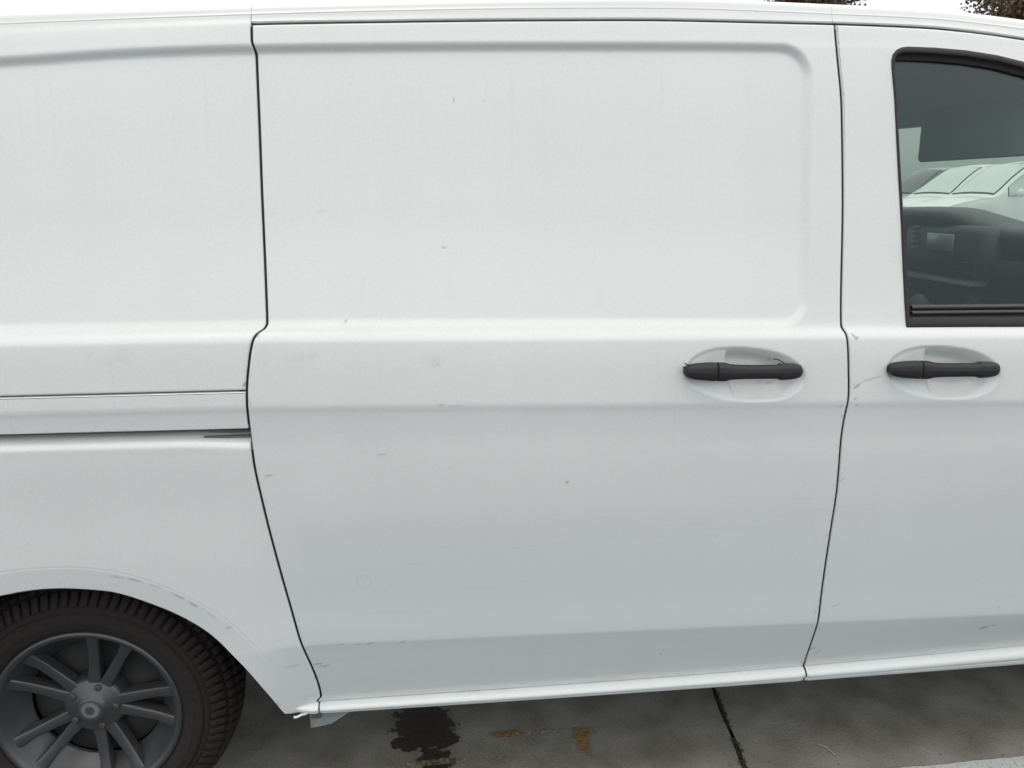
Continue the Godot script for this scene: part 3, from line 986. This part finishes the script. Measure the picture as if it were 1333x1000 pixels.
	var fm := mat(Color(0.33, 0.35, 0.35), 0.55)
	fm.albedo_color.a = 0.62
	fm.transparency = BaseMaterial3D.TRANSPARENCY_ALPHA
	obj("splash_flap", sweep(fr), fm, van)
	obj("flap_bracket", box(Vector3(-0.287, 0.282, -0.125), Vector3(-0.266, 0.318, -0.120), 0.003), mat(Color(0.10, 0.13, 0.17), 0.5), van)
	build_shell(van)
	build_cabin(van)


func thing_part(called: String, parent: Node) -> Node3D:
	var o := Node3D.new()
	o.name = called
	parent.add_child(o, true)
	return o


func build_wheel(van: Node3D, at: Vector3) -> void:
	var w := thing_part("wheel", van)
	w.position = at
	var tyre_m := mat(Color(0.035, 0.030, 0.027), 0.9)
	tyre_m.albedo_texture = noise_tex(256, 0.05, 71, [[0.0, Color(0.55, 0.5, 0.48)], [0.5, Color(0.95, 0.9, 0.86)], [1.0, Color(1.25, 1.15, 1.05)]], 4)
	tyre_m.albedo_color = Color(0.021, 0.016, 0.0155).linear_to_srgb()
	tyre_m.uv1_triplanar = true
	tyre_m.uv1_scale = Vector3(5, 5, 5)
	var parts := [[lathe([[0.205, -0.03], [0.212, -0.008], [0.222, 0.0], [0.235, 0.003], [0.238, 0.006], [0.241, 0.003], [0.250, 0.004], [0.258, 0.001], [0.2595, -0.004], [0.2625, -0.004], [0.264, 0.000], [0.272, -0.006], [0.282, -0.014], [0.294, -0.027], [0.305, -0.045], [0.313, -0.068], [0.316, -0.10], [0.318, -0.125], [0.316, -0.17], [0.300, -0.21], [0.27, -0.225], [0.21, -0.215]], 120), Transform3D.IDENTITY]]
	rng.seed = 5
	for k in 84:
		# shoulder lugs, then four ribs of tread blocks
		for rib in [[0.0, 0.290, -0.0150, 0.0078, 0.036, 0.95], [0.45, 0.315, -0.052, 0.0088, 0.026, 0.30], [0.1, 0.3235, -0.086, 0.0090, 0.026, 0.12], [0.65, 0.3255, -0.120, 0.0090, 0.026, 0.0], [0.3, 0.320, -0.160, 0.0088, 0.030, -0.1]]:
			var a: float = TAU * (k + rib[0]) / 84.0
			var e: float = rib[4] * 0.5
			var hw: float = rib[3] * rng.randf_range(0.94, 1.04)
			parts.append([box(Vector3(-0.012, -hw, -e), Vector3(0.0040, hw, e), 0.0012), Transform3D(Basis(Vector3.BACK, a), Basis(Vector3.BACK, a) * Vector3(rib[1], 0, rib[2])) * Transform3D(Basis(Vector3.UP, -rib[5]), Vector3.ZERO)])
	obj("tyre", join(parts), tyre_m, w)
	var steel := mat(Color(0.10, 0.10, 0.105), 0.40, 0.6)
	obj("rim", lathe([[0.150, -0.075], [0.168, -0.055], [0.184, -0.030], [0.194, -0.012], [0.200, -0.004], [0.208, -0.003], [0.213, -0.010], [0.212, -0.10], [0.16, -0.12]], 72), steel, w)
	obj("brake_disc", lathe([[0.0, -0.09], [0.15, -0.09], [0.152, -0.10], [0.20, -0.13]], 48), mat(Color(0.02, 0.019, 0.019), 0.7), w)
	obj("hub_cap", lathe([[0.0, -0.020], [0.026, -0.021], [0.032, -0.026], [0.036, -0.034], [0.060, -0.040], [0.072, -0.052], [0.074, -0.085]], 48), steel, w)
	for k in 10:
		var an := TAU * (k + (0.16 if k % 2 else -0.16)) / 10.0 + 0.3
		var sp := []
		for e in [[0.055, 0.016, -0.042], [0.10, 0.0135, -0.040], [0.15, 0.0125, -0.034], [0.196, 0.017, -0.018]]:
			sp.append([Vector3(e[0], -e[1], e[2] - 0.03), Vector3(e[0], -e[1], e[2] - 0.005), Vector3(e[0], -e[1] * 0.7, e[2]), Vector3(e[0], e[1] * 0.7, e[2]), Vector3(e[0], e[1], e[2] - 0.005), Vector3(e[0], e[1], e[2] - 0.03)])
		sp.reverse()
		var so := obj("spoke", sweep(sp), steel, w)
		so.rotation.z = an
	for k in 5:
		var a := TAU * k / 5.0
		var bolt := obj("wheel_bolt", lathe([[0.0, -0.034], [0.007, -0.034], [0.0085, -0.038], [0.0085, -0.06]], 12), mat(Color(0.08, 0.075, 0.07), 0.5, 0.6), w)
		bolt.position = Vector3(cos(a) * 0.052, sin(a) * 0.052, 0)


func build_shell(van: Node3D) -> void:
	# far side, tail, nose: plain but closed, so that light enters only through the windows
	var far_solid := func(v: Vector3) -> bool: return not (v.x > 1.03 and v.x < 1.96 - 1.05 * maxf(v.y - 1.27, 0.0) and v.y > 1.225 and v.y < l_door.at(minf(v.x, 1.42)) - 0.06)
	var p := PackedVector3Array()
	var nu := 120
	for j in 61:
		for i in nu:
			var x := lerpf(2.06, -1.90, i / float(nu - 1))
			var top := l_seam.at(minf(x, 1.42)) - 0.75 * maxf(x - 1.42, 0.0)
			var y := lerpf(maxf(0.33, l_arch.at(x) if x < -0.34 else 0.33), top, j / 60.0)
			p.append(Vector3(x, y, -1.93 - skin(clampf(x, -1.9, 1.42), minf(y, 1.8))))
	obj("far_side_panel", grid(p, nu, 61, PackedVector2Array(), far_solid), P.plain_white, van)
	var fg := PackedVector3Array()
	for q in [[1.99, 1.23], [1.02, 1.23], [1.46, 1.76], [1.02, 1.79]]: fg.append(Vector3(q[0], q[1], -1.93 - skin(minf(q[0], 1.42), q[1]) + 0.012))
	obj("window_glass", grid(fg, 2, 2), glass(Color(0.10, 0.17, 0.145), 0.16), van)
	# tail
	var tail := []
	for q in [[0.33, -1.90], [0.45, -1.93], [1.0, -1.93], [1.24, -1.92], [1.72, -1.87], [1.80, -1.78]]:
		var row := []
		for i in 21:
			var z := lerpf(-1.87, -0.06, i / 20.0)
			if q[0] > 1.2: z = lerpf(-1.87 + 0.09 * (q[0] - 1.2) / 0.6, -0.06 - 0.06 * (q[0] - 1.2) / 0.6, i / 20.0)
			row.append(Vector3(q[1] - 0.04 * (1.0 - pow(absf(i / 10.0 - 1.0), 3.0)), q[0], z))
		tail.append(row)
	obj("tailgate", sweep(tail), P.plain_white, van)
	# front wing on the near and far side, bonnet, nose, windscreen
	for side in 2:
		var w := []
		for j in 24:
			var row := []
			for i in 50:
				var x := lerpf(2.063, 3.15, i / 49.0)
				var dx := x - 2.40
				var low := 0.33
				if absf(dx) < 0.372: low = maxf(low, 0.335 + sqrt(0.372 * 0.372 - dx * dx))
				var top := 1.20 - 0.10 * (x - 2.06) - 0.18 * maxf(x - 2.7, 0.0)
				var y := lerpf(low, top, j / 23.0)
				var z := skin(1.42, minf(y, 1.20)) - 0.9 * maxf(x - 2.75, 0.0) ** 2
				row.append(Vector3(x, y, z if side == 0 else -1.93 - z))
			if side == 1: row.reverse()
			w.append(row)
		obj("front_wing", sweep(w), P.plain_white, van)
	var bon := []
	for j in 12:
		var row := []
		var t := j / 11.0
		for i in 21:
			var s := i / 20.0 * 2.0 - 1.0
			var x := lerpf(3.15, 2.06, t)
			var half := 0.955 - 0.9 * maxf(x - 2.75, 0.0) ** 2
			row.append(Vector3(x, 1.20 - 0.10 * (x - 2.06) - 0.18 * maxf(x - 2.7, 0.0) + 0.045 * (1.0 - s * s) + (0.03 if t > 0.98 else 0.0), -0.965 - s * -half))
		row.reverse()
		bon.append(row)
	bon.reverse()
	obj("bonnet", sweep(bon), P.plain_white, van)
	var nose := []
	for q in [[0.28, 3.10], [0.45, 3.22], [0.75, 3.22], [0.95, 3.18], [1.015, 3.15]]:
		var row := []
		for i in 15:
			var s := i / 14.0 * 2.0 - 1.0
			row.append(Vector3(q[1] - 0.10 * s * s, q[0], -0.965 - s * 0.80))
		nose.append(row)
	obj("front_bumper", sweep(nose), P.plain_white, van)
	for z in [-0.30, -1.63]: obj("headlight", box(Vector3(3.08, 0.80, z - 0.17), Vector3(3.215, 0.96, z + 0.17), 0.03), mat(Color(0.5, 0.5, 0.52), 0.15), van)
	var ws := PackedVector3Array()
	for j in 9:
		for i in 13:
			var s := i / 12.0 * 2.0 - 1.0
			var t := j / 8.0
			ws.append(Vector3(lerpf(2.20, 1.46, t) - 0.06 * s * s, lerpf(1.20, 1.80, t) + 0.05 * sin(t * PI) - 0.02 * s * s, -0.965 + s * lerpf(0.93, 0.80, t)))
	obj("windscreen", grid(ws, 13, 9), glass(Color(0.17, 0.28, 0.24), 0.22), van)
	for side in [-1.0, 1.0]:
		obj("windscreen_pillar", tube([Vector3(1.44, 1.795, -0.965 + side * 0.82), Vector3(1.70, 1.62, -0.965 + side * 0.875), Vector3(1.95, 1.40, -0.965 + side * 0.915), Vector3(2.14, 1.20, -0.965 + side * 0.94)], 0.034, 12), P.plain_white, van)


func build_cabin(van: Node3D) -> void:
	var dark := mat(Color(0.065, 0.07, 0.07), 0.6)
	var darker := mat(Color(0.020, 0.018, 0.018), 0.8)
	var liner := mat(Color(0.42, 0.53, 0.56), 0.9)
	# bulkhead behind the seats, headliner, floor
	obj("bulkhead", box(Vector3(0.80, 0.40, -1.80), Vector3(0.83, 1.80, -0.13)), liner, van)
	var hl := []
	for q in [[-1.822, 0.0], [-1.77, 0.0], [-1.6, -0.005], [-0.965, 0.012], [-0.33, -0.005], [-0.16, 0.0], [-0.108, 0.0]]:
		var row := []
		for e in [[0.82, -0.02], [1.1, -0.02], [1.3, -0.022], [1.38, -0.03], [1.42, -0.06], [1.45, -0.135], [1.47, -0.142], [1.49, -0.10], [1.48, 0.01]]: row.append(Vector3(e[0], l_seam.at(minf(e[0], 1.40)) + e[1] + q[1] - (0.03 if e[1] < -0.05 and absf(q[0] + 0.965) > 0.7 else 0.0), q[0]))
		hl.append(row)
	obj("headliner", sweep(hl), liner, van)
	obj("cabin_floor", box(Vector3(0.83, 0.42, -1.80), Vector3(2.1, 0.45, -0.13)), darker, van)
	# dashboard, swept across the cabin
	var prof := [[2.20, 1.16], [2.05, 1.30], [1.90, 1.375], [1.74, 1.405], [1.66, 1.404], [1.63, 1.392], [1.622, 1.370], [1.635, 1.33], [1.66, 1.28], [1.665, 1.20], [1.70, 0.95], [1.85, 0.75]]
	var rows := []
	for q in prof:
		var row := []
		for i in 41:
			var z := lerpf(-0.13, -1.80, i / 40.0)
			var hood := 0.050 * exp(-pow((z + 0.92) / 0.26, 4.0)) * clampf((2.05 - q[0]) / 0.3, 0.0, 1.0) * clampf((q[1] - 1.2) / 0.15, 0.0, 1.0)
			row.append(Vector3(q[0] - hood * 0.8, q[1] + hood, z))
		rows.append(row)
	var dash := obj("dashboard", sweep(rows), dark, van)
	# centre console with screen, buttons, shelf
	var cons := obj("centre_console", join([[box(Vector3(1.575, 1.245, -0.96), Vector3(1.68, 1.405, -0.56), 0.022), Transform3D.IDENTITY], [box(Vector3(1.55, 0.62, -0.96), Vector3(1.75, 1.242, -0.54), 0.02), Transform3D.IDENTITY]]), dark, dash)
	obj("display_screen", box(Vector3(1.569, 1.328, -0.82), Vector3(1.577, 1.378, -0.69), 0.002), mat(Color(0.40, 0.43, 0.43), 0.3), cons)
	for k in 5: obj("button", box(Vector3(1.571, 1.385 - k * 0.016, -0.905), Vector3(1.577, 1.396 - k * 0.016, -0.868), 0.002), mat(Color(0.13, 0.14, 0.145), 0.5), cons)
	for k in 4: obj("vent_slat", box(Vector3(1.570, 1.295 - k * 0.014, -0.66), Vector3(1.579, 1.301 - k * 0.014, -0.58), 0.001), darker, cons)
	obj("shelf", box(Vector3(1.50, 1.238, -0.98), Vector3(1.60, 1.252, -0.50), 0.006), dark, cons)
	obj("tray_shade", box(Vector3(1.545, 1.160, -0.94), Vector3(1.551, 1.208, -0.57), 0.001), mat(Color(0.003, 0.003, 0.003), 0.95), cons)  # flat near-black plate; the shade of an open tray is its colour
	obj("gear_lever", join([[tube([Vector3(1.50, 1.05, -0.66), Vector3(1.47, 1.15, -0.66)], 0.012), Transform3D.IDENTITY], [box(Vector3(1.43, 1.145, -0.695), Vector3(1.50, 1.205, -0.625), 0.024), Transform3D.IDENTITY]]), mat(Color(0.10, 0.105, 0.105), 0.6), cons)
	obj("glove_box", join([[box(Vector3(1.56, 1.18, -0.52), Vector3(1.68, 1.315, -0.15), 0.02), Transform3D.IDENTITY]]), mat(Color(0.004, 0.003, 0.003), 0.95), dash)
	# visors and mirror hang from the headliner
	obj("sun_visor", box(Vector3(1.435, 1.585, -0.70), Vector3(1.452, 1.76, -0.20), 0.007), liner, van)
	obj("sun_visor", box(Vector3(1.435, 1.61, -1.72), Vector3(1.452, 1.76, -1.22), 0.007), liner, van)
	obj("rear_view_mirror", box(Vector3(1.44, 1.63, -1.06), Vector3(1.47, 1.70, -0.86), 0.012), darker, van)
	# seats and steering wheel
	for z in [-0.52, -1.42]:
		var s := obj("seat", box(Vector3(1.00, 0.60, z - 0.25), Vector3(1.48, 0.76, z + 0.25), 0.06), dark, van)
		var b := obj("backrest", box(Vector3(-0.07, 0.0, -0.25), Vector3(0.07, 0.56, 0.25), 0.05), dark, s)
		b.position = Vector3(0.98, 0.70, z)
		b.rotation.z = 0.22
		var hd := obj("headrest", box(Vector3(-0.05, 0.0, -0.13), Vector3(0.05, 0.18, 0.13), 0.04), dark, s)
		hd.position = Vector3(0.86, 1.27, z)
		hd.rotation.z = 0.15
	var ring := []
	for i in 41:
		var a := TAU * i / 40.0
		ring.append(Vector3(1.42 + 0.07 * sin(a), 1.20 + 0.175 * sin(a), -1.42 + 0.185 * cos(a)))
	var sw := obj("steering_wheel", tube(ring, 0.014, 10), darker, dash)
	obj("steering_hub", box(Vector3(1.40, 1.15, -1.49), Vector3(1.60, 1.24, -1.35), 0.03), darker, sw)
	# inner door card under the near window
	var card := []
	for q in [[1.236, -0.045], [1.238, -0.075], [1.20, -0.10], [0.9, -0.11], [0.45, -0.12]]:
		card.append([Vector3(2.0, q[0], q[1]), Vector3(0.95, q[0], q[1])])
	card.reverse()
	for r in card: r.reverse()
	obj("door_card", sweep(card), mat(Color(0.09, 0.095, 0.095), 0.7), van)


# ---------------------------------------------------------------- what stands behind the van
func car_section(x: float, c: Dictionary) -> Array:
	# half widths and heights of one slice of a parked car: x runs from tail to nose
	return [ev(c.low, x), ev(c.belt, x), ev(c.roof, x), ev(c.half, x)]


func build_car(called: String, label: String, at: Vector3, turn: float, paint: Material, group: String, dark_glass := false) -> Node3D:
	var car := thing(called, label, "car", at, turn, group)
	car.scale = Vector3(1.2, 1.36, 1.1)     # tall, long vehicles
	var L := 2.35
	var low := [[-L, 0.42], [-2.1, 0.30], [2.0, 0.28], [L, 0.40]]
	var half := [[-L, 0.72], [-2.15, 0.86], [-1.4, 0.92], [1.2, 0.92], [2.0, 0.84], [L, 0.62]]
	var belt := [[-L, 0.95], [-2.2, 1.06], [-1.0, 1.06], [0.6, 1.03], [1.2, 1.0], [1.9, 0.90], [2.25, 0.78], [L, 0.66]]
	var roof := [[-L, 0.95], [-2.22, 1.08], [-2.05, 1.36], [-1.75, 1.60], [-1.2, 1.67], [-0.3, 1.68], [0.15, 1.62], [0.55, 1.42], [1.08, 1.055], [1.2, 1.0], [1.9, 0.90], [2.25, 0.78], [L, 0.66]]
	var rows := []
	var n := 90
	for i in n + 1:
		var x := lerpf(-L, L, i / float(n))
		var w := ev(half, x)
		var b := ev(belt, x)
		var r := maxf(ev(roof, x), b)
		var l := ev(low, x)
		var th := w * lerpf(1.0, 0.80, clampf((r - b) / 0.55, 0.0, 1.0))
		# wheel openings
		var cut := l
		for wx in [-1.42, 1.42]:
			if absf(x - wx) < 0.37: cut = maxf(cut, 0.32 + sqrt(0.37 * 0.37 - (x - wx) ** 2) * 0.98)
		var row := []
		var half_row := [Vector2(w * 0.82, cut - 0.02), Vector2(w * 0.955, cut), Vector2(w * 0.985, lerpf(cut, b, 0.25)), Vector2(w, lerpf(cut, b, 0.62)), Vector2(w * 0.985, lerpf(cut, b, 0.9)), Vector2(w * 0.955, b), Vector2(lerpf(w * 0.94, th, 0.5), lerpf(b, r, 0.5) + 0.004), Vector2(th * 0.96, lerpf(b, r, 0.90) + 0.006), Vector2(th * 0.86, r + 0.004), Vector2(th * 0.5, r + 0.022), Vector2(0, r + 0.030)]
		for q in half_row: row.append(Vector3(x, q.y, q.x))
		for k in range(half_row.size() - 2, -1, -1): row.append(Vector3(x, half_row[k].y, -half_row[k].x))
		row.reverse()
		rows.append(row)
	obj("body", sweep(rows), paint, car)
	var gm := mat(Color(0.03, 0.035, 0.035) if dark_glass else Color(0.60, 0.66, 0.63), 0.06)  # the pale glass colour has the white sky reflection painted into it
	var edge := mat(Color(0.015, 0.015, 0.016), 0.6)
	# windscreen and rear window
	for e in [[0.20, 1.05, "windscreen"], [-2.18, -1.86, "rear_window"]]:
		for lay in 2:
			var p := []
			for j in 9:
				var row := []
				var grow := 0.034 if lay == 0 else 0.0
				var x := lerpf(e[0] - grow, e[1] + grow, j / 8.0)
				var w := ev(half, x)
				var b := ev(belt, x)
				var r := maxf(ev(roof, x), b)
				var th := w * lerpf(1.0, 0.80, clampf((r - b) / 0.55, 0.0, 1.0))
				for i in 11:
					var s := i / 10.0 * 2.0 - 1.0
					row.append(Vector3(x + 0.004 * (1 + lay), r + 0.034 + 0.006 * (1 + lay) - 0.026 * s * s, -s * (th * 0.79 + grow)))
				p.append(row)
			obj(e[2] if lay else "window_seal", sweep(p), gm if lay else edge, car)
	for side in [-1.0, 1.0]:
		for e in [[-1.98, -1.15], [-1.09, -0.22], [-0.16, 0.82]]:
			for lay in 2:
				var p := []
				var grow := 0.02 if lay == 0 else 0.0
				for j in 7:
					var row := []
					var t := lerpf(0.06 - grow, 0.86 + grow, j / 6.0)
					for i in 9:
						var x := lerpf(e[0] - grow, e[1] + grow, i / 8.0)
						var w := ev(half, x)
						var b := ev(belt, x)
						var r := maxf(ev(roof, x), b)
						var th := w * lerpf(1.0, 0.80, clampf((r - b) / 0.55, 0.0, 1.0))
						row.append(Vector3(x, lerpf(b, r, t), side * (lerpf(w * 0.955, th * 0.965, t) + 0.004 + 0.006 * (1 + lay))))
					if side < 0: row.reverse()
					p.append(row)
				obj("side_window" if lay else "window_seal", sweep(p), gm if lay else edge, car)
		obj("door_mirror", box(Vector3(0.60, 1.02, side * 1.03 - 0.10), Vector3(0.72, 1.17, side * 1.03 + 0.10), 0.04), paint, car)
		obj("headlight", box(Vector3(2.02, 0.68, side * 0.62 - 0.16), Vector3(2.28, 0.82, side * 0.62 + 0.14), 0.05), mat(Color(0.5, 0.52, 0.54), 0.1), car)
		for wx in [-1.42, 1.42]:
			var wl := thing_part("wheel", car)
			wl.position = Vector3(wx, 0.33, side * 0.87)
			if side < 0: wl.rotation.y = PI
			obj("tyre", lathe([[0.20, 0.0], [0.24, 0.01], [0.30, 0.005], [0.33, -0.03], [0.33, -0.18], [0.3, -0.21]], 28), mat(Color(0.02, 0.02, 0.02), 0.9), wl)
			obj("rim", lathe([[0.0, -0.02], [0.05, -0.015], [0.17, -0.03], [0.20, 0.0], [0.21, -0.02]], 24), mat(Color(0.35, 0.35, 0.36), 0.35, 0.7), wl)
	return car


func build_tree(label: String, at: Vector3, height: float, spread: float, sd: int) -> void:
	var t := thing("tree", label, "tree", at, 0.0, "trees beyond the van")
	rng.seed = sd
	var bark := mat(Color(0.07, 0.05, 0.04), 0.95)
	var parts := []
	var trunk := []
	for k in 9: trunk.append(Vector3(0.08 * sin(k * 1.3), height * 0.75 * k / 8.0, 0.08 * cos(k * 1.7)))
	for k in 8: parts.append([tube([trunk[k], trunk[k + 1]], 0.17 * (1.0 - k / 10.0), 9), Transform3D.IDENTITY])
	var tips := []
	for b in 26:
		var h := rng.randf_range(0.35, 0.78)
		var a := rng.randf() * TAU
		var s := Vector3(0, height * h, 0)
		var reach := spread * rng.randf_range(0.55, 1.0) * (1.15 - 0.5 * absf(h - 0.55))
		var e := s + Vector3(cos(a) * reach, height * rng.randf_range(0.08, 0.24), sin(a) * reach)
		var m := (s + e) * 0.5 + Vector3(0, 0.15, 0)
		parts.append([tube([s, m], 0.045, 6), Transform3D.IDENTITY])
		parts.append([tube([m, e], 0.022, 6), Transform3D.IDENTITY])
		for k in 5: tips.append(m.lerp(e, 0.2 + 0.2 * k) + Vector3(rng.randfn(), rng.randfn(), rng.randfn()) * 0.28)
	obj("trunk", join(parts), bark, t)
	var v := PackedVector3Array()
	var nn := PackedVector3Array()
	var cc := PackedColorArray()
	var ii := PackedInt32Array()
	for q in tips:
		var tone := rng.randf()
		for k in 430:
			var c: Vector3 = q + Vector3(rng.randfn(), rng.randfn() * 0.75, rng.randfn()) * 0.34
			var d := Vector3(rng.randfn(), rng.randfn(), rng.randfn()).normalized()
			var s := d.cross(Vector3(rng.randfn(), rng.randfn(), rng.randfn())).normalized()
			var ln := rng.randf_range(0.08, 0.17)
			var w := ln * 0.32
			var base := v.size()
			v.append_array([c - d * ln * 0.5, c + s * w, c + d * ln * 0.5, c - s * w])
			var no := d.cross(s)
			for z in 4: nn.append(no)
			var col := Color(0.13, 0.075, 0.035).lerp(Color(0.07, 0.035, 0.05), tone).lerp(Color(0.10, 0.09, 0.035), rng.randf() * 0.6)
			for z in 4: cc.append(col)
			ii.append_array([base, base + 1, base + 2, base, base + 2, base + 3])
	var arr := []
	arr.resize(Mesh.ARRAY_MAX)
	arr[Mesh.ARRAY_VERTEX] = v
	arr[Mesh.ARRAY_NORMAL] = nn
	arr[Mesh.ARRAY_COLOR] = cc
	arr[Mesh.ARRAY_INDEX] = ii
	var am := ArrayMesh.new()
	am.add_surface_from_arrays(Mesh.PRIMITIVE_TRIANGLES, arr)
	var lm := mat(Color(1, 1, 1), 0.6)
	lm.vertex_color_use_as_albedo = true
	lm.backlight_enabled = true
	lm.backlight = Color(0.25, 0.2, 0.12)
	obj("crown", am, lm, t)


func build_surroundings() -> void:
	var grp := "white cars parked in a row beyond the van"
	# seen through the van's front side window and windscreen; noses to the left
	build_car("parked_car", "white parked car nearest beyond the van, seen through its front window", Vector3(15.83, 0, -19.56), 3.19, P.plain_white, grp)
	build_car("parked_car", "second white parked car, behind the nearest one, through the van window", Vector3(16.5, 0, -22.5), 3.22, P.plain_white, grp)
	var dk := mat(Color(0.10, 0.11, 0.12), 0.3)
	dk.clearcoat_enabled = true
	build_car("parked_car", "dark grey parked car at the far end of the row of white cars", Vector3(17.2, 0, -25.5), 3.24, dk, "", true)
	build_tree("brown-leaved tree whose crown shows above the van's front door roof", Vector3(21.5, 0, -25.0), 11.8, 2.9, 101)
	build_tree("brown-leaved tree just topping the van roof above the door join", Vector3(13.1, 0, -27.2), 8.5, 1.0, 202)
	# a low pale building closes the lot
	var hall := thing("building", "low pale building beyond the parked cars, glimpsed through the van window", "building", Vector3(34.0, 0, -40.0), -0.6)
	var wall_m := mat(Color(0.50, 0.55, 0.53), 0.8)
	obj("wall", box(Vector3(-26, 0, -9), Vector3(26, 6.0, 0), 0.05), wall_m, hall)
	obj("roof", box(Vector3(-26.3, 6.0, -9.3), Vector3(26.3, 6.25, 0.3), 0.05), mat(Color(0.30, 0.30, 0.30), 0.8), hall)
	for k in 12:
		var wn := obj("window", box(Vector3(-23.2 + k * 4.0, 1.2, -0.05), Vector3(-21.4 + k * 4.0, 2.5, 0.04), 0.01), mat(Color(0.06, 0.07, 0.075), 0.1), hall)
		obj("window_sill", box(Vector3(-23.3 + k * 4.0, 1.1, 0.0), Vector3(-21.3 + k * 4.0, 1.2, 0.12), 0.01), wall_m, wn)
	# a dry straw on the concrete
	var straw := obj("straw", tube([Vector3(1.062, 0.004, -0.262), Vector3(1.078, 0.006, -0.246), Vector3(1.085, 0.004, -0.228), Vector3(1.088, 0.004, -0.212)], 0.0021, 6), mat(Color(0.42, 0.39, 0.30), 0.8))
	tag(straw, "short pale straw lying on the concrete under the front door", "straw")
